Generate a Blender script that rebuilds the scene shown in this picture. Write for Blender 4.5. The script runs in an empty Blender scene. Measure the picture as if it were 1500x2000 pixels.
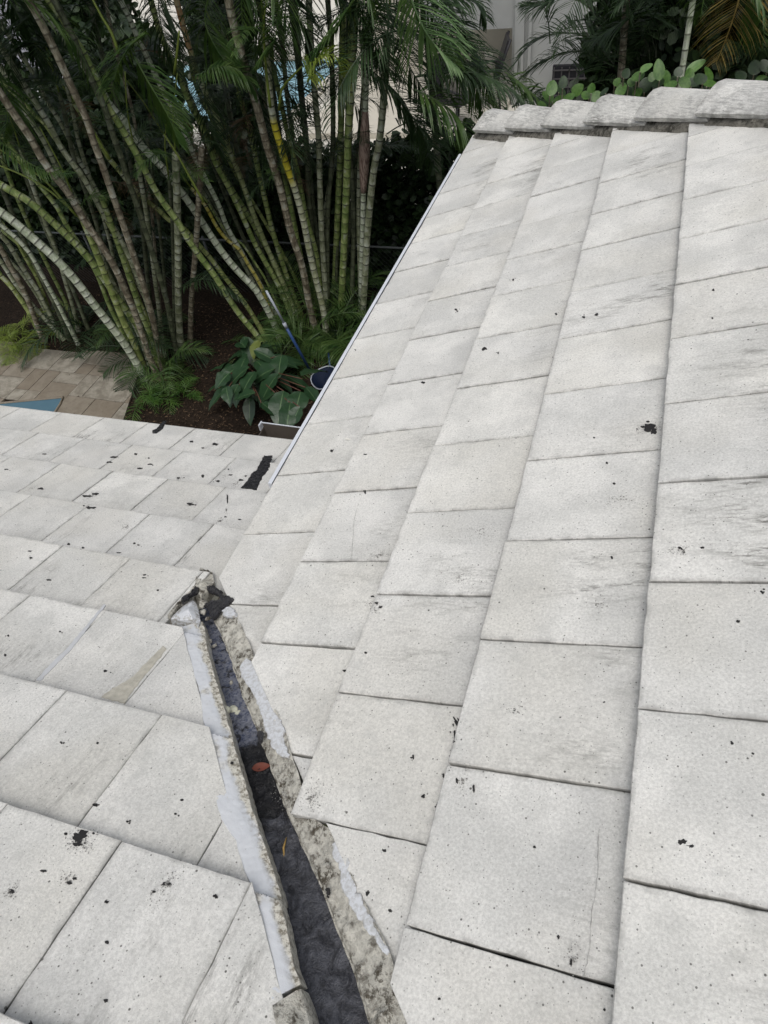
import bpy, bmesh, math, random
from mathutils import Vector, Matrix, noise
random.seed(7)
R_ = random.random
def U(a, b): return a + (b - a) * random.random()
# measured layout, in metres
CAM = {'loc': (1.179, -0.972, 1.857), 'R': [[0.944117, 0.30732, -0.119155], [0.155988, -0.735041, -0.659835], [-0.290364, 0.604374, -0.741903]], 'f': 1312.437}
TH = 0.3910209439540268
TB = 0.40046698180129664
YW = 0.025594186371280643
ZB = 0.01025395628150392
KU = [0, 0.3529, 0.7097, 1.0698, 1.4473, 1.8093, 2.1713, 2.5333, 2.8953, 3.2573, 3.6193, 3.9813]
UB = [-1.4954, -1.1625, -0.8268, -0.4836, -0.1451, 0.1738, 0.5283, 0.8814, 1.2259, 1.5659, 1.9059, 2.2459, 2.5859, 2.9259]
OFFA = [0, -0.0082, -0.1647, -0.6217, -0.7731, -0.6245]
OFFB = [-1.9154, -1.4693, -1.3354, -0.885, -0.7297, -0.2796, 0.1758, 0.3164]
W = 0.30927261547293694
T = 0.0343
POLYA = {'coat1': [(0.3105, -0.2088), (0.3002, -0.2376), (0.3249, -0.2674), (0.3957, -0.3159), (0.4449, -0.3568), (0.4931, -0.4073), (0.5466, -0.4574), (0.5907, -0.484), (0.6234, -0.4899), (0.6233, -0.4793), (0.5896, -0.4516), (0.5684, -0.4133), (0.5309, -0.3832), (0.4916, -0.3558), (0.4555, -0.3184), (0.4109, -0.2712), (0.3735, -0.2343)], 'coat2': [(0.0998, -0.0386), (0.1136, -0.0217), (0.1545, -0.0311), (0.1764, -0.0571), (0.1557, -0.0633), (0.1241, -0.0593)], 'coat3': [(0.8413, -0.6351), (0.8755, -0.6445), (0.9046, -0.7067), (0.9526, -0.7473), (0.9899, -0.7751), (1.0415, -0.8171), (1.0383, -0.8235), (0.982, -0.7947), (0.9422, -0.7712), (0.8954, -0.7347), (0.8701, -0.6938), (0.8464, -0.6782), (0.8435, -0.6507)], 'tar1': [(-0.0428, 0.0679), (-0.0252, 0.0729), (0.0254, 0.0541), (0.0486, 0.0383), (0.0774, 0.019), (0.1002, 0.0213), (0.1192, 0.0145), (0.126, 0.0008), (0.1131, -0.0107), (0.1077, -0.0219), (0.0914, -0.0444), (0.0896, -0.0661), (0.0783, -0.072), (0.05, -0.046), (-0.003, -0.0124), (0.0261, 0.0024), (0.066, 0.0074), (0.0438, 0.0239), (-0.0189, 0.043)], 'tar2': [(0.5021, -0.437), (0.507, -0.4333), (0.5178, -0.435), (0.5226, -0.4457), (0.5291, -0.4598), (0.5249, -0.467), (0.5155, -0.4579), (0.5039, -0.4463)], 'chunkR': [(1.0506, -0.8314), (1.0448, -0.8677), (1.0358, -0.9013), (1.0306, -0.923), (1.0342, -0.9345), (1.14, -0.9112), (1.1331, -0.9012), (1.105, -0.8722)]}
POLYB = {'tarL': [(0.0432, -0.0825), (0.0231, -0.0899), (0.0061, -0.0774), (-0.0237, -0.0796), (-0.0452, -0.0807), (-0.0409, -0.0651), (-0.0234, -0.0588), (0.0028, -0.0655), (0.0307, -0.0691), (0.0532, -0.0709)], 'chunkT': [(-0.1773, -0.1458), (-0.1811, -0.1164), (-0.1741, -0.0951), (-0.1129, -0.0485), (-0.0824, -0.0428), (-0.0574, -0.0418), (-0.0258, -0.05), (-0.0253, -0.074), (0.0154, -0.0759), (0.0501, -0.0808), (0.1092, -0.0824), (0.1176, -0.0874), (0.0687, -0.0955), (0.0218, -0.0988), (-0.0283, -0.0966), (-0.084, -0.1099)], 'coatT': [(0.0091, -0.0611), (0.0237, -0.0388), (0.0585, -0.0072), (0.1105, 0.0319), (0.1354, 0.0393), (0.1125, 0.005), (0.1235, -0.0343), (0.1251, -0.0695), (0.1049, -0.0721), (0.0587, -0.0727)], 'band': [(-1.2197, -0.4151), (-1.2309, -0.3712), (-1.0855, -0.32), (-1.0113, -0.3189), (-0.8891, -0.2839), (-0.8866, -0.3682), (-0.9663, -0.3724), (-1.0253, -0.3868), (-1.06, -0.3769)], 'line1': [(-1.5289, -1.2248), (-1.5354, -1.2049), (-1.4383, -1.1651), (-1.3762, -1.1639), (-1.3705, -1.1869), (-1.3992, -1.2099), (-1.4297, -1.2)], 'brown': [(0.2681, -0.0011), (0.2768, 0.0174), (0.3479, 0.0203), (0.4424, 0.0202), (0.4973, 0.0277), (0.4965, -0.0495), (0.4597, -0.0396), (0.404, -0.0108), (0.3337, -0.0072)], 'crk1': [(0.1486, -0.3081), (0.1516, -0.2996), (0.3579, -0.2658), (0.4958, -0.2632), (0.4958, -0.2778), (0.4689, -0.2796), (0.4526, -0.2829), (0.3623, -0.2812)]}
SMA = [(1.4041, 0.554, 0.018, 150, 1.5), (1.1276, -0.3975, 0.01, 40, 0.8), (1.1911, -0.3309, 0.012, 60, 1.3), (0.6775, -0.0117, 0.01, 70, 0.8), (0.7308, -0.0556, 0.01, 40, 0.8), (1.5112, 0.0819, 0.014, 50, 1.3), (1.0804, -0.4153, 0.012, 130, 0.45), (1.0342, 1.3844, 0.012, 60, 1.6), (0.5701, 1.7333, 0.02, 90, 2.0), (0.9741, 0.2162, 0.03, 300, 1.5), (0.9539, 0.0525, 0.025, 200, 1.6), (0.641, 0.1651, 0.015, 90, 1.2), (1.0042, 0.5996, 0.02, 120, 1.5), (0.6514, -0.5682, 0.02, 160, 1.2), (0.7525, -0.5779, 0.018, 120, 1.0), (1.3351, -0.0458, 0.012, 30, 1.0), (1.3724, -0.7485, 0.01, 40, 0.6), (1.1147, -0.4942, 0.012, 50, 0.5), (1.3561, 0.2846, 0.02, 60, 1.3)]
SMB = [(0.9033, 0.2238, 0.014, 170, 0.8), (0.9195, 0.2463, 0.01, 70, 0.8), (0.9369, 0.4643, 0.014, 60, 1.6), (1.0409, 0.1695, 0.008, 60, 1.0), (-0.5967, -0.9684, 0.022, 140, 1.6), (-0.4513, -0.8722, 0.01, 30, 1.5), (-0.6466, -0.4846, 0.014, 90, 1.2), (-0.975, -0.4991, 0.03, 180, 1.2), (-0.9199, -0.4132, 0.03, 140, 1.0), (-0.895, -0.7058, 0.03, 110, 1.5), (-0.5681, -0.2911, 0.03, 90, 1.2), (-0.3633, -0.6112, 0.03, 120, 1.0), (-1.1181, -1.2898, 0.03, 60, 1.2), (-0.5734, -1.295, 0.02, 50, 1.2), (-1.3253, -0.7622, 0.03, 60, 1.4), (0.9885, 0.2641, 0.01, 40, 0.8), (0.9595, 0.4495, 0.01, 30, 1.2)]
SPA = [(0.7685, 1.1522, 0.0198, -0.0055, 0.0049, -0.0211), (1.5339, -0.5483, 0.01, 0.002, 0.0002, -0.0073), (1.5456, -0.5533, 0.0084, 0.0016, 0.0002, -0.0049), (1.4041, 0.554, 0.0214, -0.0036, 0.0011, -0.0173), (1.4158, 0.5371, 0.0106, -0.0017, 0.0006, -0.0107), (1.3862, 0.5613, 0.0095, -0.0016, 0.0005, -0.0066), (0.6763, 0.01, 0.0102, 0.0002, 0.0027, -0.0072), (0.7234, -0.035, 0.0081, 0.0002, 0.0018, -0.0052), (0.6853, -0.0328, 0.0083, 0.0003, 0.0019, -0.0052), (0.7396, -0.0484, 0.0064, 0.0002, 0.0018, -0.0051), (0.9645, -0.6498, 0.0079, 0.0015, 0.002, -0.0057), (1.0165, -0.5288, 0.0057, 0.0009, 0.0016, -0.0052), (1.0572, -0.3648, 0.0224, -0.0151, 0.0225, -0.0294), (1.0511, -0.3839, 0.0036, 0.0004, 0.0037, -0.0141), (1.0868, -0.426, 0.0034, 0.0005, 0.004, -0.0155), (1.0778, -0.4501, 0.0034, 0.0005, 0.0026, -0.0098), (1.1015, -0.4557, 0.0033, 0.0005, 0.0019, -0.0075), (1.1005, -0.4965, 0.0033, 0.0005, 0.0022, -0.0082), (1.14, -0.5062, 0.0021, 0.0004, 0.0034, -0.014), (1.0504, -0.48, 0.0034, 0.0005, 0.0021, -0.0076), (1.0539, -0.543, 0.0033, 0.0006, 0.0023, -0.0081), (0.6768, -0.2323, 0.0079, 0.0006, 0.0019, -0.0045), (0.7483, -0.1936, 0.0061, 0.0004, 0.0018, -0.0045), (0.486, 0.4453, 0.0063, -0.0005, 0.0057, -0.015), (0.8679, -0.7481, 0.0068, 0.0015, 0.0038, -0.0088), (0.9564, -0.7324, 0.0076, 0.0017, 0.0029, -0.0078), (1.015, -0.7514, 0.0062, 0.0014, 0.0017, -0.005), (1.1647, -0.8626, 0.0044, 0.0012, 0.0008, -0.0027), (1.35, 0.0898, 0.0047, -0.0001, 0.0004, -0.0048), (1.619, -0.1049, 0.0036, 0.0001, -0.0001, -0.0049), (1.5056, 0.0895, 0.0053, -0.0001, 0.0002, -0.0045), (1.5145, 0.0774, 0.0042, -0.0001, 0.0001, -0.0045), (1.5515, 0.0884, 0.0062, -0.0001, 0.0001, -0.0029), (0.5242, 1.0449, 0.0144, -0.0032, 0.0021, -0.007), (0.0379, 1.4404, 0.0126, -0.0035, 0.0054, -0.0136), (0.2083, 0.7287, 0.0126, -0.0017, 0.0026, -0.0063), (0.4109, 0.6441, 0.0137, -0.0017, 0.0022, -0.0057), (0.2084, 0.7228, 0.0101, -0.0013, 0.0026, -0.0062), (1.2806, -0.5934, 0.0028, 0.0005, 0.0005, -0.0027), (1.3694, -0.7566, 0.0023, 0.0006, 0.0009, -0.007), (1.3439, -0.7255, 0.0016, 0.0004, 0.0008, -0.0059), (1.4269, -0.8062, 0.003, 0.0008, 0.0002, -0.002), (1.6654, -0.0332, 0.0045, 0.0001, -0.0001, -0.0051), (1.607, -0.3625, 0.0024, 0.0003, 0.0, -0.0029), (1.6399, -0.3798, 0.0024, 0.0003, 0.0, -0.0028), (0.9684, -0.4495, 0.0025, 0.0004, 0.0026, -0.0079), (1.3035, 0.4241, 0.0055, -0.0006, 0.0007, -0.0061), (1.3303, 0.3427, 0.0052, -0.0005, 0.0005, -0.0058), (0.7838, 1.6469, 0.0073, -0.003, 0.0026, -0.0134), (1.2565, 0.5361, 0.0044, -0.0007, 0.0005, -0.0045), (1.289, -0.3339, 0.0062, 0.0007, 0.0007, -0.0045), (1.256, -0.3538, 0.0052, 0.0006, 0.0005, -0.0034), (1.3723, -0.2902, 0.005, 0.0005, 0.0004, -0.0034), (0.5282, 1.5599, 0.0107, -0.0037, 0.0035, -0.0134), (0.5397, 1.5438, 0.0079, -0.0028, 0.0023, -0.0089), (1.0189, 1.3053, 0.0081, -0.0028, 0.0022, -0.0146), (1.1895, 1.1918, 0.0109, -0.0038, 0.0015, -0.0134), (1.1455, 1.1908, 0.0093, -0.0032, 0.0013, -0.0102), (0.8331, 1.1083, 0.0063, -0.0018, 0.0022, -0.0103), (1.5633, 1.1513, 0.0058, -0.0023, 0.0, -0.0091), (1.5621, 0.9927, 0.0042, -0.0014, 0.0001, -0.0083), (1.6217, -0.1048, 0.0027, 0.0001, -0.0001, -0.0037), (1.1276, -0.3975, 0.0079, 0.001, 0.0016, -0.0067), (1.1224, -0.4097, 0.0056, 0.0007, 0.0011, -0.0045), (1.1911, -0.3309, 0.0089, 0.001, 0.0012, -0.0058)]
SPB = [(0.4079, -0.1055, -0.0025, 0.0088, 0.0053, 0.004), (0.9033, 0.2238, -0.0045, 0.0151, 0.0098, 0.008), (0.8931, 0.2249, -0.0029, 0.0097, 0.0079, 0.0064), (0.9185, 0.2296, -0.0032, 0.0106, 0.0039, 0.0031), (1.0409, 0.1695, -0.0021, 0.007, 0.0041, 0.0039), (0.992, 0.2708, -0.0028, 0.0091, 0.0043, 0.0036), (0.9819, 0.2752, -0.0021, 0.0071, 0.0035, 0.0029), (0.9875, 0.2013, -0.0028, 0.0093, 0.0026, 0.0023), (0.936, 0.4637, -0.0048, 0.0161, 0.0054, 0.0036), (0.9569, 0.4477, -0.0015, 0.005, 0.0035, 0.0024), (1.0022, 0.3671, -0.0012, 0.0039, 0.0025, 0.0019), (1.0649, 0.4175, -0.0017, 0.0056, 0.0038, 0.0029), (1.1467, 0.4779, -0.0018, 0.0061, 0.0034, 0.0025), (1.2187, 0.3816, -0.0016, 0.0052, 0.0136, 0.0222), (0.9302, 0.5744, -0.0015, 0.0049, 0.0036, 0.002), (0.8064, 0.1797, -0.003, 0.0104, 0.0045, 0.0035), (0.3023, -0.3573, -0.0014, 0.0048, 0.004, 0.0034), (-0.0025, -0.2076, -0.002, 0.007, 0.0049, 0.0033), (-0.0659, -0.3063, -0.0025, 0.0091, 0.0052, 0.0036), (-0.0493, -0.2991, -0.0015, 0.0055, 0.0026, 0.0018), (-0.5867, -0.9885, -0.0098, 0.0371, 0.0117, 0.0093), (-0.6116, -0.9661, -0.0062, 0.0233, 0.0118, 0.0093), (-0.6466, -0.4846, -0.0053, 0.0201, 0.0193, 0.0119), (-0.7288, -0.3465, -0.0018, 0.0067, 0.0552, 0.0308), (-0.586, -1.2472, -0.0057, 0.0215, 0.0119, 0.0106), (-0.0403, -0.7921, -0.0026, 0.0096, 0.0081, 0.0073), (-0.9457, -1.5558, -0.0055, 0.0216, 0.0099, 0.0087), (-1.0088, -1.1685, -0.008, 0.0316, 0.0148, 0.0111), (-0.9546, -1.1527, -0.0054, 0.0208, 0.0095, 0.0073), (-0.9368, -0.9594, -0.0053, 0.0203, 0.0093, 0.0066), (-1.0678, -1.0768, -0.0034, 0.0133, 0.0151, 0.0108), (-1.0445, -0.9828, -0.002, 0.0078, 0.0099, 0.0068), (-0.9879, -0.9347, -0.0046, 0.0179, 0.0096, 0.0066), (-0.8982, -0.7135, -0.0032, 0.0122, 0.0134, 0.0085), (-0.947, -0.6069, -0.0038, 0.0147, 0.0182, 0.0109), (-0.9202, -0.5098, -0.0044, 0.0169, 0.0134, 0.0077), (-1.3325, -0.9124, -0.0042, 0.0167, 0.0168, 0.0104), (-1.3365, -0.7686, -0.0062, 0.0247, 0.0222, 0.0128), (-1.2813, -0.8115, -0.0034, 0.0136, 0.0109, 0.0065), (-0.8714, -1.2993, -0.0027, 0.0104, 0.0092, 0.0076), (-1.0397, -0.5183, -0.002, 0.0075, 0.0095, 0.0053), (-0.9906, -0.4797, -0.0038, 0.0147, 0.0093, 0.0051), (-0.9575, -0.4062, -0.005, 0.0193, 0.0135, 0.0073), (-1.0004, -0.4014, -0.0025, 0.0097, 0.0093, 0.0048), (-0.7014, -1.5614, -0.004, 0.0153, 0.0088, 0.0084), (0.0532, -0.6276, -0.004, 0.0147, 0.0049, 0.0043), (-0.0749, -0.8283, -0.0032, 0.0117, 0.0055, 0.005), (-0.1975, -0.7575, -0.0022, 0.0081, 0.009, 0.0075), (-0.1918, -0.6841, -0.0022, 0.008, 0.0088, 0.0072), (0.4372, -0.446, -0.0017, 0.0062, 0.0072, 0.0069), (-0.5573, -0.285, -0.0028, 0.0107, 0.0072, 0.0041), (-0.5921, -0.28, -0.0023, 0.0086, 0.0073, 0.0041), (-0.5899, -0.2101, -0.0029, 0.0107, 0.0073, 0.0039), (0.3639, -0.5041, -0.0014, 0.0048, 0.0057, 0.0055), (-0.4572, -0.8502, -0.0058, 0.022, 0.0108, 0.0085), (-0.4531, -0.8656, -0.0041, 0.0154, 0.0143, 0.0114), (0.7377, 0.3687, -0.0017, 0.0057, 0.0035, 0.0022), (0.8212, 0.2789, -0.0013, 0.0045, 0.0033, 0.0024), (0.7731, 0.3736, -0.0014, 0.0045, 0.0033, 0.0021), (0.6126, 0.4295, -0.0014, 0.0049, 0.004, 0.0022), (0.6577, 0.0705, -0.0015, 0.005, 0.004, 0.0031), (0.6838, -0.0186, -0.0011, 0.0038, 0.0027, 0.0022), (-0.2705, -0.5027, -0.0022, 0.008, 0.0092, 0.0066), (-0.2656, -0.4802, -0.0022, 0.008, 0.0061, 0.0044), (-0.2001, -0.5227, -0.0038, 0.0138, 0.0058, 0.0044)]
CRA = [[(0.2635, 3.2919), (0.397, 3.114), (0.4713, 3.0552), (0.5401, 2.9666)], [(0.4806, 0.3904), (0.489, 0.3431), (0.4991, 0.297), (0.5192, 0.2411), (0.5484, 0.1479)], [(1.3899, -0.5409), (1.3959, -0.6262), (1.3932, -0.683), (1.3953, -0.7355), (1.391, -0.7726)], [(0.5401, 2.9666), (0.5869, 3.0018), (0.6772, 2.9853)]]
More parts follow.
